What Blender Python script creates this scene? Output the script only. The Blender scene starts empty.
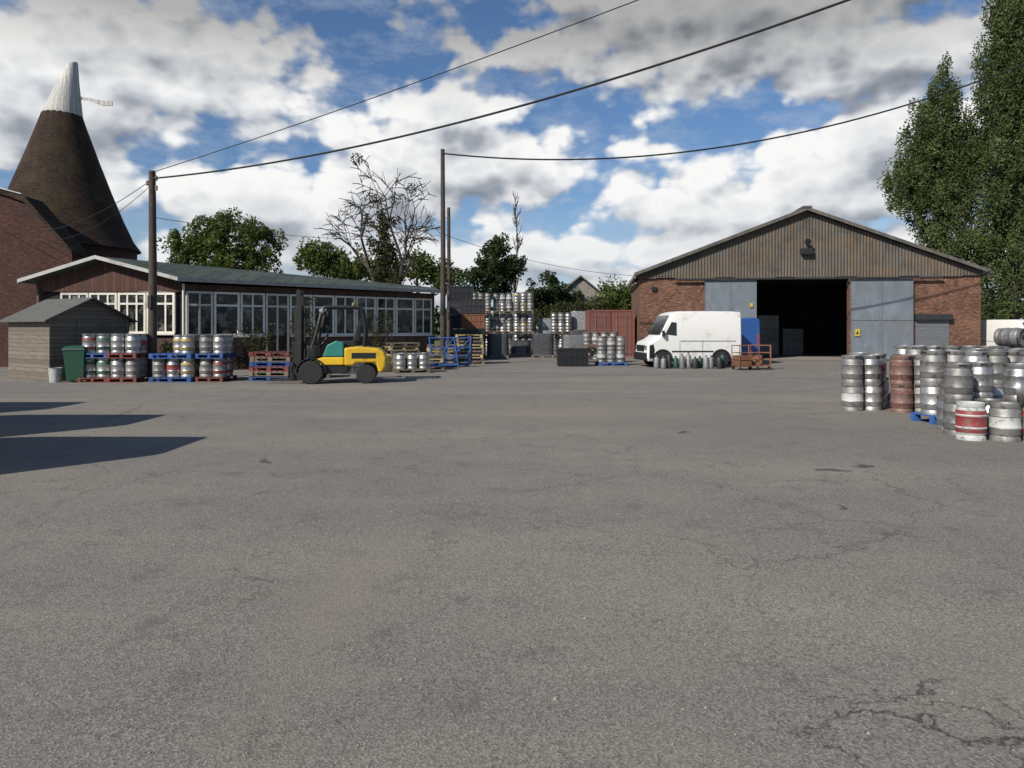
import bpy, math, random
from mathutils import Vector, Matrix
R=random.Random(11)
sc=bpy.context.scene
sc.view_settings.view_transform='Standard'
sc.view_settings.look='None'
sc.view_settings.exposure=0
COL=sc.collection
V=Vector
# ------------------------------------------------------------------ materials
def newmat(name):
    m=bpy.data.materials.new(name); m.use_nodes=True
    nt=m.node_tree; b=nt.nodes['Principled BSDF']
    return m,nt,b
def nd(nt,t,**k):
    n=nt.nodes.new(t)
    for a,v in k.items(): setattr(n,a,v)
    return n
def mixc(nt,fac,a,b,bt='MIX'):
    n=nt.nodes.new('ShaderNodeMixRGB'); n.blend_type=bt
    for s,val in (('Fac',fac),('Color1',a),('Color2',b)):
        if hasattr(val,'is_output'): nt.links.new(val,n.inputs[s])
        elif isinstance(val,(tuple,list)): n.inputs[s].default_value=(*val[:3],1)
        else: n.inputs[s].default_value=val
    return n.outputs['Color']
def noise(nt,vec,scale,detail=4,rough=.55):
    n=nd(nt,'ShaderNodeTexNoise'); n.inputs['Scale'].default_value=scale
    n.inputs['Detail'].default_value=detail; n.inputs['Roughness'].default_value=rough
    if vec is not None: nt.links.new(vec,n.inputs['Vector'])
    return n.outputs['Fac']
def ramp(nt,fac,lo,hi,a=(0,0,0),b=(1,1,1)):
    n=nd(nt,'ShaderNodeValToRGB'); n.color_ramp.elements[0].position=lo; n.color_ramp.elements[1].position=hi
    n.color_ramp.elements[0].color=(*a,1); n.color_ramp.elements[1].color=(*b,1)
    nt.links.new(fac,n.inputs['Fac']); return n.outputs['Color']
def mp(nt,vec,sc3,loc=(0,0,0)):
    n=nd(nt,'ShaderNodeMapping'); n.inputs['Scale'].default_value=sc3; n.inputs['Location'].default_value=loc
    nt.links.new(vec,n.inputs['Vector']); return n.outputs['Vector']
def bump(nt,b,h,strength=.3,dist=.02):
    n=nd(nt,'ShaderNodeBump'); n.inputs['Strength'].default_value=strength; n.inputs['Distance'].default_value=dist
    nt.links.new(h,n.inputs['Height']); nt.links.new(n.outputs['Normal'],b.inputs['Normal'])
def mul(c,k): return tuple(min(1,x*k) for x in c)
def simple(name,col,rough=.6,metal=0,var=.25,scale=2.5,dirt=0,dirtcol=(.06,.045,.03),bp=0,spec=.5):
    m,nt,b=newmat(name)
    tc=nd(nt,'ShaderNodeTexCoord'); v=tc.outputs['Object']
    oi=nd(nt,'ShaderNodeObjectInfo')
    va=nt.nodes.new('ShaderNodeVectorMath'); va.operation='ADD'
    nt.links.new(v,va.inputs[0]); nt.links.new(oi.outputs['Location'],va.inputs[1]); v=va.outputs[0]
    c=mixc(nt,noise(nt,v,scale),mul(col,1-var),mul(col,1+var))
    c=mixc(nt,1,c,mixc(nt,oi.outputs['Random'],(.78,.78,.78),(1.18,1.18,1.18)),'MULTIPLY')
    if dirt:
        c=mixc(nt,ramp(nt,noise(nt,v,scale*1.7,6,.65),.62-dirt*.35,.75),c,dirtcol)
    nt.links.new(c,b.inputs['Base Color'])
    b.inputs['Roughness'].default_value=rough; b.inputs['Metallic'].default_value=metal
    b.inputs['Specular IOR Level'].default_value=spec
    if bp: bump(nt,b,noise(nt,v,scale*12,4),bp,.01)
    return m
def brick(name,c1,c2,mortar):
    m,nt,b=newmat(name)
    uv=nd(nt,'ShaderNodeTexCoord').outputs['UV']
    t=nd(nt,'ShaderNodeTexBrick'); t.inputs['Scale'].default_value=1
    t.inputs['Brick Width'].default_value=.23; t.inputs['Row Height'].default_value=.076
    t.inputs['Mortar Size'].default_value=.006; t.inputs['Bias'].default_value=-.1
    t.inputs['Color1'].default_value=(*c1,1); t.inputs['Color2'].default_value=(*c2,1); t.inputs['Mortar'].default_value=(*mortar,1)
    nt.links.new(uv,t.inputs['Vector'])
    c=mixc(nt,ramp(nt,noise(nt,uv,.9,6,.6),.35,.75),t.outputs['Color'],mul(c1,.4))
    c=mixc(nt,ramp(nt,noise(nt,mp(nt,uv,(4.3,13.1,1)),1,3,.7),.5,.62),c,mul(c1,.35))
    c=mixc(nt,ramp(nt,noise(nt,mp(nt,uv,(4.3,13.1,1),(9,4,0)),1,3,.7),.55,.68),c,mul(c2,1.5))
    nt.links.new(c,b.inputs['Base Color']); b.inputs['Roughness'].default_value=.9
    bump(nt,b,t.outputs['Fac'],-.4,.01)
    return m
def planks(name,col,pitch=.12,axis=1,var=.35,streak=.5,rough=.8):
    m,nt,b=newmat(name)
    uv=nd(nt,'ShaderNodeTexCoord').outputs['UV']
    sep=nd(nt,'ShaderNodeSeparateXYZ'); nt.links.new(uv,sep.inputs[0])
    md=nd(nt,'ShaderNodeMath',operation='FRACT'); dv=nd(nt,'ShaderNodeMath',operation='DIVIDE'); dv.inputs[1].default_value=pitch
    nt.links.new(sep.outputs[axis],dv.inputs[0]); nt.links.new(dv.outputs[0],md.inputs[0])
    fl=nd(nt,'ShaderNodeMath',operation='FLOOR'); nt.links.new(dv.outputs[0],fl.inputs[0])
    wn=nd(nt,'ShaderNodeTexWhiteNoise',noise_dimensions='1D'); nt.links.new(fl.outputs[0],wn.inputs['W'])
    c=mixc(nt,wn.outputs['Value'],mul(col,1-var),mul(col,1+var))
    sv=mp(nt,uv,(1.5,14,1) if axis==1 else (14,1.5,1))
    c=mixc(nt,ramp(nt,noise(nt,sv,1.5,5),.4,.75),c,mul(col,streak))
    edge=ramp(nt,md.outputs[0],.0,.14)
    c=mixc(nt,edge,mul(col,.2),c)
    nt.links.new(c,b.inputs['Base Color']); b.inputs['Roughness'].default_value=rough
    bump(nt,b,md.outputs[0],.5,.02)
    return m
def sheet(name,col,rust=(.16,.09,.04),amt=.5,rough=.8,metal=0,dark=.35):
    m,nt,b=newmat(name)
    uv=nd(nt,'ShaderNodeTexCoord').outputs['UV']
    c=mixc(nt,noise(nt,mp(nt,uv,(1,.35,1)),2.2,6),mul(col,.6),mul(col,1.35))
    st=noise(nt,mp(nt,uv,(3.2,.16,1)),1.6,5,.6)
    c=mixc(nt,ramp(nt,st,.66-amt*.25,.8),c,rust)
    c=mixc(nt,ramp(nt,noise(nt,mp(nt,uv,(.35,.8,1),(1,2,0)),1.3,5,.6),.5,.66),c,tuple(rust[i]*.55+col[i]*.5 for i in range(3)))
    c=mixc(nt,ramp(nt,noise(nt,mp(nt,uv,(9,.5,1)),1.3,5,.65),.5,.72),c,mul(col,dark))
    c=mixc(nt,ramp(nt,noise(nt,mp(nt,uv,(.9,.7,1),(3,7,0)),1.1,6,.7),.52,.66),c,mul(col,dark*1.5))
    nt.links.new(c,b.inputs['Base Color']); b.inputs['Roughness'].default_value=rough; b.inputs['Metallic'].default_value=metal
    return m
def foliage(name,c1,c2):
    m,nt,b=newmat(name)
    g=nd(nt,'ShaderNodeNewGeometry')
    ob=nd(nt,'ShaderNodeTexCoord').outputs['Object']
    c=mixc(nt,g.outputs['Random Per Island'],c1,c2)
    c=mixc(nt,ramp(nt,noise(nt,ob,.7,2),.35,.65),mul(c1,.65),c)
    nt.links.new(c,b.inputs['Base Color']); b.inputs['Roughness'].default_value=.7; b.inputs['Specular IOR Level'].default_value=.12
    tr=nd(nt,'ShaderNodeBsdfTranslucent'); nt.links.new(c,tr.inputs['Color'])
    mx=nd(nt,'ShaderNodeMixShader'); mx.inputs[0].default_value=.38
    out=[n for n in nt.nodes if n.type=='OUTPUT_MATERIAL'][0]
    nt.links.new(b.outputs[0],mx.inputs[1]); nt.links.new(tr.outputs[0],mx.inputs[2]); nt.links.new(mx.outputs[0],out.inputs['Surface'])
    return m
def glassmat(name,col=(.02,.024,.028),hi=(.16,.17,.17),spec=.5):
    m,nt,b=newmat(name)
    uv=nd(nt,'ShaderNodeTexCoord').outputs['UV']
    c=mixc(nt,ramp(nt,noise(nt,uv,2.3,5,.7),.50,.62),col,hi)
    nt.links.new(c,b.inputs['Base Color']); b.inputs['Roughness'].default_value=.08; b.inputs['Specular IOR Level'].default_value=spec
    return m

M={}
M['steel']=simple('keg steel',(.40,.395,.385),.42,.72,.35,6,.32,(.10,.085,.07))
M['steeldull']=simple('dull keg steel',(.25,.245,.235),.55,.5,.4,6,.4,(.085,.07,.055))
M['dark']=simple('dark metal',(.03,.03,.032),.5,.2)
M['bred']=simple('red band',(.24,.035,.035),.55,0,.3,6,.35,(.16,.13,.12))
M['bblue']=simple('blue band',(.045,.09,.22),.55,0,.3,6,.35,(.14,.14,.14))
M['bgreen']=simple('green band',(.04,.13,.08),.55,0,.3,6,.3)
M['byel']=simple('yellow band',(.36,.26,.07),.55,0,.3,6,.3)
M['bwhite']=simple('white band',(.46,.46,.44),.55,0,.2,6,.25)
M['bbronze']=simple('netted keg',(.21,.12,.095),.6,.2,.5,16,.35,(.26,.22,.20))
M['bnet']=simple('netting band',(.15,.055,.05),.7,0,.5,16,.3,(.25,.2,.18))
M['wrapgrey']=simple('stretch film',(.22,.225,.23),.3,0,.5,7,.4,(.08,.08,.085))
M['wrapdark']=simple('dark stretch film',(.05,.052,.056),.3,0,.5,7,.2,(.16,.16,.16))
M['palblue']=simple('blue pallet wood',(.025,.085,.27),.8,0,.3,3,.25,(.12,.09,.06))
M['palred']=simple('red pallet wood',(.17,.04,.03),.8,0,.3,3,.3,(.10,.08,.06))
M['palwood']=simple('pallet wood',(.17,.14,.105),.85,0,.3,3,.25,(.07,.055,.04))
M['palyel']=simple('pale plank wood',(.46,.36,.17),.85,0,.25,3)
M['vanwhite']=simple('van white paint',(.66,.65,.61),.4,0,.05,1.0,.12,(.50,.47,.40))
M['vanblue']=simple('van blue paint',(.03,.10,.32),.35,0,.1,1.2,.1)
M['frame']=simple('window cream paint',(.70,.66,.57),.5,0,.12,1.5,.15,(.35,.30,.22))
M['fascia']=simple('weathered fascia paint',(.44,.43,.40),.6,0,.2,1.5,.3,(.2,.18,.14))
M['glass']=glassmat('window glass',(.014,.015,.015),(.17,.155,.13),.32)
M['vglass']=glassmat('vehicle glass',(.02,.022,.024),(.07,.07,.07))
M['tyre']=simple('tyre rubber',(.02,.02,.02),.85)
M['yellow']=simple('forklift yellow',(.70,.43,.02),.4,0,.12,3,.15,(.2,.12,.04))
M['teal']=simple('teal plastic',(.03,.24,.20),.5)
M['black']=simple('black paint',(.014,.014,.015),.45)
M['mastgrey']=simple('mast worn paint',(.024,.023,.022),.6,.1,.4,6,.2)
M['grey']=simple('grey metal',(.20,.205,.21),.5,.3,.2,3,.2)
M['polewood']=simple('pole timber',(.065,.05,.038),.9,0,.35,5,.3,(.02,.015,.01),.4)
M['bark']=simple('bark',(.07,.058,.045),.95,0,.35,4,.2,(.03,.025,.02),.4)
M['porcelain']=simple('insulator',(.25,.23,.20),.3)
M['wire']=simple('cable sheath',(.01,.01,.01),.7)
M['brick']=brick('warehouse brick',(.165,.075,.046),(.225,.108,.065),(.16,.13,.10))
M['brickold']=brick('oast brick',(.060,.019,.013),(.082,.027,.017),(.045,.032,.025))
M['gable']=sheet('cement corrugated sheet',(.110,.102,.088),(.165,.092,.038),.85)
M['roofsheet']=sheet('roof corrugated sheet',(.12,.11,.095),(.10,.08,.05),.4)
M['door']=sheet('galvanised sheet',(.18,.205,.23),(.15,.145,.13),.15,.55,.25,.8)
M['shutter']=planks('roller shutter slats',(.15,.16,.17),.09,1,.12,.7,.5)
M['shed']=planks('shed boards',(.165,.135,.105),.125,1,.25,.6)
M['felt']=simple('shed roof felt',(.10,.10,.09),.9,0,.25,4,.2,(.06,.065,.045),.3)
M['weather']=planks('brown weatherboard',(.085,.032,.018),.16,0,.3,.5)
M['darkwall']=planks('dark wall panels',(.085,.05,.035),.6,0,.3,.6)
M['roofgreen']=planks('green grey roof',(.055,.072,.058),.5,0,.25,.7)
M['green']=simple('green plastic',(.015,.075,.045),.5,0,.15,3,.1)
M['red']=simple('container red',(.165,.055,.042),.7,0,.25,2,.35,(.13,.09,.07))
M['rust']=simple('rusty steel',(.20,.085,.045),.8,.1,.35,8,.3,(.08,.04,.02))
M['concrete']=simple('concrete',(.24,.22,.19),.9,0,.2,2,.2)
M['interior']=simple('dark interior backing',(.022,.021,.02),.95)
M['signy']=simple('sign yellow',(.48,.36,.05),.6,0,.1)
M['leafA']=foliage('leaves mid green',(.085,.125,.03),(.17,.20,.06))
M['leafB']=foliage('leaves poplar green',(.10,.14,.05),(.19,.215,.085))
M['leafC']=foliage('leaves dark green',(.035,.06,.02),(.075,.10,.035))
M['leafD']=foliage('leaves olive',(.065,.072,.03),(.115,.11,.05))
M['cowl']=planks('cowl painted boards',(.56,.54,.50),.12,0,.2,.55)
def tiles():
    m,nt,b=newmat('kiln roof tiles')
    uv=nd(nt,'ShaderNodeTexCoord').outputs['UV']
    t=nd(nt,'ShaderNodeTexBrick'); t.inputs['Scale'].default_value=1
    t.inputs['Brick Width'].default_value=.22; t.inputs['Row Height'].default_value=.14; t.inputs['Mortar Size'].default_value=.012
    t.inputs['Color1'].default_value=(.046,.028,.020,1); t.inputs['Color2'].default_value=(.028,.019,.015,1); t.inputs['Mortar'].default_value=(.008,.006,.005,1)
    nt.links.new(uv,t.inputs['Vector'])
    c=mixc(nt,ramp(nt,noise(nt,uv,.8,6,.7),.45,.7),t.outputs['Color'],(.055,.043,.022))
    c=mixc(nt,ramp(nt,noise(nt,mp(nt,uv,(4.5,7,1)),1,2,.7),.55,.7),c,(.07,.036,.022))
    nt.links.new(c,b.inputs['Base Color']); b.inputs['Roughness'].default_value=.9; b.inputs['Specular IOR Level'].default_value=.2
    bump(nt,b,t.outputs['Fac'],-.6,.02)
    return m
M['tiles']=tiles()
# ------------------------------------------------------------------ mesh builder
class MB:
    def __init__(s): s.v=[]; s.f=[]; s.m=[]
    def add(s,vs,fs,mi=0,T=None):
        o=len(s.v)
        for p in vs:
            p=V(p)
            if T is not None: p=T@p
            s.v.append(tuple(p))
        for f in fs: s.f.append(tuple(o+i for i in f)); s.m.append(mi)
        return s
    def box(s,a,b,mi=0,T=None):
        x0,y0,z0=a; x1,y1,z1=b
        return s.add([(x0,y0,z0),(x1,y0,z0),(x1,y1,z0),(x0,y1,z0),(x0,y0,z1),(x1,y0,z1),(x1,y1,z1),(x0,y1,z1)],
          [(0,3,2,1),(4,5,6,7),(0,1,5,4),(1,2,6,5),(2,3,7,6),(3,0,4,7)],mi,T)
    def tube(s,pts,rad,n=6,mi=0,cap=True,T=None):
        pts=[V(p) for p in pts]
        if not isinstance(rad,(list,tuple)): rad=[rad]*len(pts)
        vs=[];fs=[]
        d0=(pts[-1]-pts[0]).normalized()
        ref=V((0,0,1)) if abs(d0.z)<.9 else V((1,0,0))
        for i,p in enumerate(pts):
            d=(pts[min(i+1,len(pts)-1)]-pts[max(i-1,0)]).normalized()
            a=d.cross(ref)
            if a.length<1e-4: a=d.cross(V((0,1,0)))
            a.normalize(); b=d.cross(a)
            for k in range(n):
                t=2*math.pi*k/n
                vs.append(p+(a*math.cos(t)+b*math.sin(t))*rad[i])
        for i in range(len(pts)-1):
            for k in range(n):
                fs.append((i*n+k,i*n+(k+1)%n,(i+1)*n+(k+1)%n,(i+1)*n+k))
        if cap:
            fs.append(tuple(range(n))[::-1]); fs.append(tuple((len(pts)-1)*n+k for k in range(n)))
        return s.add(vs,fs,mi,T)
    def lathe(s,prof,n=20,mi=0,T=None,mis=None):
        o=len(s.v)
        for r,z in prof:
            for k in range(n):
                t=2*math.pi*k/n
                p=V((r*math.cos(t),r*math.sin(t),z))
                if T is not None: p=T@p
                s.v.append(tuple(p))
        for i in range(len(prof)-1):
            for k in range(n):
                s.f.append((o+i*n+k,o+i*n+(k+1)%n,o+(i+1)*n+(k+1)%n,o+(i+1)*n+k)); s.m.append(mis[i] if mis else mi)
        s.f.append(tuple(o+k for k in range(n))[::-1]); s.m.append(mis[0] if mis else mi)
        s.f.append(tuple(o+(len(prof)-1)*n+k for k in range(n))); s.m.append(mis[-1] if mis else mi)
        return s
    def prism(s,poly,y0,y1,mi=0,T=None):
        n=len(poly)
        vs=[(x,y0,z) for x,z in poly]+[(x,y1,z) for x,z in poly]
        fs=[tuple(range(n)),tuple(range(n,2*n))[::-1]]+[(i,i+n,(i+1)%n+n,(i+1)%n) for i in range(n)]
        return s.add(vs,fs,mi,T)
    def mesh(s,name,mats,smooth=35,uv=True):
        me=bpy.data.meshes.new(name)
        me.from_pydata(s.v,[],s.f)
        for m in mats: me.materials.append(M[m])
        me.polygons.foreach_set('material_index',s.m)
        if uv:
            ul=me.uv_layers.new(name='UVMap'); dat=[0]*(2*len(me.loops))
            for p in me.polygons:
                nx,ny,nz=p.normal
                h=math.hypot(nx,ny)
                if h<.3: tx,ty=1,0
                else: tx,ty=-ny/h,nx/h
                for li in p.loop_indices:
                    co=s.v[me.loops[li].vertex_index]
                    if h<.3: dat[2*li]=co[0];dat[2*li+1]=co[1]
                    else: dat[2*li]=co[0]*tx+co[1]*ty; dat[2*li+1]=co[2]
            ul.data.foreach_set('uv',dat)
        if smooth:
            me.shade_smooth(); me.set_sharp_from_angle(angle=math.radians(smooth))
        me.update()
        return me
def obj(name,me,parent=None,loc=(0,0,0),rot=0,bevel=0):
    o=bpy.data.objects.new(name,me); COL.objects.link(o)
    o.location=loc; o.rotation_euler=(0,0,rot) if not isinstance(rot,tuple) else rot
    if parent is not None: o.parent=parent
    if bevel:
        b=o.modifiers.new('bevel','BEVEL'); b.width=bevel; b.segments=2; b.limit_method='ANGLE'; b.angle_limit=math.radians(30)
    return o
def thing(name,label,cat,loc=(0,0,0),rot=0,group=None):
    o=bpy.data.objects.new(name,None); COL.objects.link(o); o.empty_display_size=.3
    o.location=loc; o.rotation_euler=(0,0,rot); o['label']=label; o['category']=cat
    if group: o['group']=group
    return o
def tag(o,label,cat,group=None):
    o['label']=label; o['category']=cat
    if group: o['group']=group
    return o
def part(mb,name,mats,parent,smooth=35,bevel=0,label=None):
    o=obj(name,mb.mesh(name,mats,smooth),parent,bevel=bevel)
    if label: o['label']=label
    return o
def copy_tree(o,parent=None):
    c=o.copy(); COL.objects.link(c)
    if parent is not None: c.parent=parent
    for ch in list(o.children):
        k=copy_tree(ch,c); k.matrix_parent_inverse=ch.matrix_parent_inverse.copy()
    return c
def basis(P,Q):
    P=V(P);Q=V(Q); d=(Q-P); L=d.length; d.normalize(); n=V((0,0,1)).cross(d)
    T=Matrix(((d.x,n.x,0,P.x),(d.y,n.y,0,P.y),(0,0,1,P.z),(0,0,0,1)))
    return T,L
# ------------------------------------------------------------------ camera
cam=bpy.data.cameras.new('camera'); co=bpy.data.objects.new('camera',cam); COL.objects.link(co)
co.location=(0,0,1.6); co.rotation_euler=(math.radians(90),0,0)
cam.sensor_width=36; cam.lens=25.3; cam.shift_y=-56/1024; cam.clip_end=4000
sc.camera=co
# ------------------------------------------------------------------ sun + sky
el=math.radians(36); sx,sy=-.68,-.733
S=V((sx*math.cos(el),sy*math.cos(el),math.sin(el)))
sl=bpy.data.lights.new('sun','SUN'); sl.energy=5.0; sl.angle=math.radians(.5); sl.color=(1,.94,.85)
so=bpy.data.objects.new('sun',sl); COL.objects.link(so); so.rotation_euler=(-S).to_track_quat('-Z','Y').to_euler(); so.location=(-30,-20,40)
w=bpy.data.worlds.new('World'); sc.world=w; w.use_nodes=True
try:
    w.cycles.sampling_method='MANUAL'; w.cycles.sample_map_resolution=256
except Exception as ex: print(ex)
nt=w.node_tree; bg=nt.nodes['Background']; bg.inputs['Strength'].default_value=.1
sky=nd(nt,'ShaderNodeTexSky',sky_type='NISHITA'); sky.sun_disc=False; sky.sun_elevation=el; sky.sun_rotation=math.atan2(sx,sy)%(2*math.pi)
sky.air_density=1.0; sky.dust_density=.4; sky.ozone_density=2.0
tc=nd(nt,'ShaderNodeTexCoord').outputs['Generated']
sep=nd(nt,'ShaderNodeSeparateXYZ'); nt.links.new(tc,sep.inputs[0])
def mt(op,a,b=None,c=None,clamp=False):
    n=nd(nt,'ShaderNodeMath',operation=op); n.use_clamp=clamp
    for i,x in enumerate((a,b,c)):
        if x is None: continue
        if hasattr(x,'is_output'): nt.links.new(x,n.inputs[i])
        else: n.inputs[i].default_value=x
    return n.outputs[0]
az=mt('ARCTAN2',sep.outputs[0],sep.outputs[1]); elv=mt('ARCSINE',sep.outputs[2])
cmb=nd(nt,'ShaderNodeCombineXYZ'); nt.links.new(az,cmb.inputs[0]); nt.links.new(elv,cmb.inputs[1])
P0=cmb.outputs[0]
CL=[(-.04,.215,.17,.07),(-.08,.28,.09,.06),(-.20,.185,.10,.04),
    (-.46,.33,.18,.085),(-.62,.25,.16,.10),(-.36,.165,.22,.045),
    (.28,.385,.34,.085),(.50,.33,.20,.05),
    (.32,.165,.24,.055),(.47,.20,.14,.06),(.10,.10,.45,.042),(-.25,.09,.45,.04),(.55,.09,.3,.04)]
def vm(op,a,b,c=None):
    n=nd(nt,'ShaderNodeVectorMath',operation=op)
    for i,x in enumerate((a,b,c)):
        if x is None: continue
        if hasattr(x,'is_output'): nt.links.new(x,n.inputs[i])
        else: n.inputs[i].default_value=x
    return n
def density(P,det):
    cur=None
    for (a,e,rx,ry) in CL:
        l=vm('MULTIPLY_ADD',P,(1/rx,1/ry,0),(-a/rx,-e/ry,0)).outputs[0]
        ln=vm('LENGTH',l,None).outputs['Value']
        cur=ln if cur is None else mt('SMOOTH_MIN',cur,ln,.25)
    cur=mt('MINIMUM',cur,1.7)
    n1=noise(nt,vm('MULTIPLY',P,(8,13,1)).outputs[0],1,det,.51)
    n2=noise(nt,vm('MULTIPLY_ADD',P,(3,6,1),(4.2,1,3)).outputs[0],1,1,.5)
    vo=nd(nt,'ShaderNodeTexVoronoi',voronoi_dimensions='2D'); vo.inputs['Scale'].default_value=1; vo.inputs['Detail'].default_value=2; vo.inputs['Roughness'].default_value=.45
    nt.links.new(vm('MULTIPLY',P,(15,22,0)).outputs[0],vo.inputs['Vector'])
    a=mt('MULTIPLY_ADD',n1,2.6,-1.3+.34)
    b=mt('MULTIPLY_ADD',n2,1.1,-.55)
    c=mt('MULTIPLY_ADD',vo.outputs['Distance'],-.75,.36)
    return mt('ADD',mt('ADD',mt('SUBTRACT',1.0,cur),c),mt('ADD',a,b))
D0=density(P0,6); P1=vm('ADD',P0,(-.014,.030,0)).outputs[0]; D1=density(P1,3)
msk=nd(nt,'ShaderNodeMapRange',interpolation_type='SMOOTHSTEP'); nt.links.new(D0,msk.inputs[0]); msk.inputs[1].default_value=-.08; msk.inputs[2].default_value=.38
front=nd(nt,'ShaderNodeMapRange'); nt.links.new(sep.outputs[1],front.inputs[0]); front.inputs[1].default_value=-.1; front.inputs[2].default_value=.35; front.inputs[3].default_value=.22
mask=mt('MULTIPLY',msk.outputs[0],front.outputs[0])
lit=mt('MULTIPLY_ADD',mt('SUBTRACT',D0,D1),.66,.74,True)
hi=nd(nt,'ShaderNodeMapRange'); nt.links.new(elv,hi.inputs[0]); hi.inputs[1].default_value=.29; hi.inputs[2].default_value=.38; hi.inputs[3].default_value=1; hi.inputs[4].default_value=.46
thick=nd(nt,'ShaderNodeMapRange'); nt.links.new(D0,thick.inputs[0]); thick.inputs[1].default_value=.5; thick.inputs[2].default_value=1.7; thick.inputs[3].default_value=0; thick.inputs[4].default_value=.45
lit2=mt('SUBTRACT',lit,thick.outputs[0],clamp=True)
ccol=nd(nt,'ShaderNodeValToRGB'); cr=ccol.color_ramp
cr.elements[0].position=0; cr.elements[0].color=(.22,.24,.28,1); cr.elements[1].position=.92; cr.elements[1].color=(.95,.95,.94,1)
e=cr.elements.new(.3); e.color=(.36,.39,.44,1); e=cr.elements.new(.6); e.color=(.68,.70,.73,1)
nt.links.new(lit2,ccol.inputs[0])
sc1=vm('SCALE',ccol.outputs[0],None); nt.links.new(mt('MULTIPLY',hi.outputs[0],10.0),sc1.inputs['Scale'])
veil=ramp(nt,noise(nt,vm('MULTIPLY',P0,(7,14,1)).outputs[0],1.5,7,.66),.46,.76)
vfac=mt('MULTIPLY',veil,.5)
hz=nd(nt,'ShaderNodeMapRange'); nt.links.new(elv,hz.inputs[0]); hz.inputs[1].default_value=0; hz.inputs[2].default_value=.18; hz.inputs[3].default_value=.55; hz.inputs[4].default_value=0
tint=mixc(nt,1.0,sky.outputs[0],(.64,.79,.96),'MULTIPLY')
s1=mixc(nt,vfac,tint,(5.4,5.9,6.6))
s1=mixc(nt,mask,s1,sc1.outputs[0])
s1=mixc(nt,hz.outputs[0],s1,(5.4,5.9,6.6))
nt.links.new(s1,bg.inputs['Color'])
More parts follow.
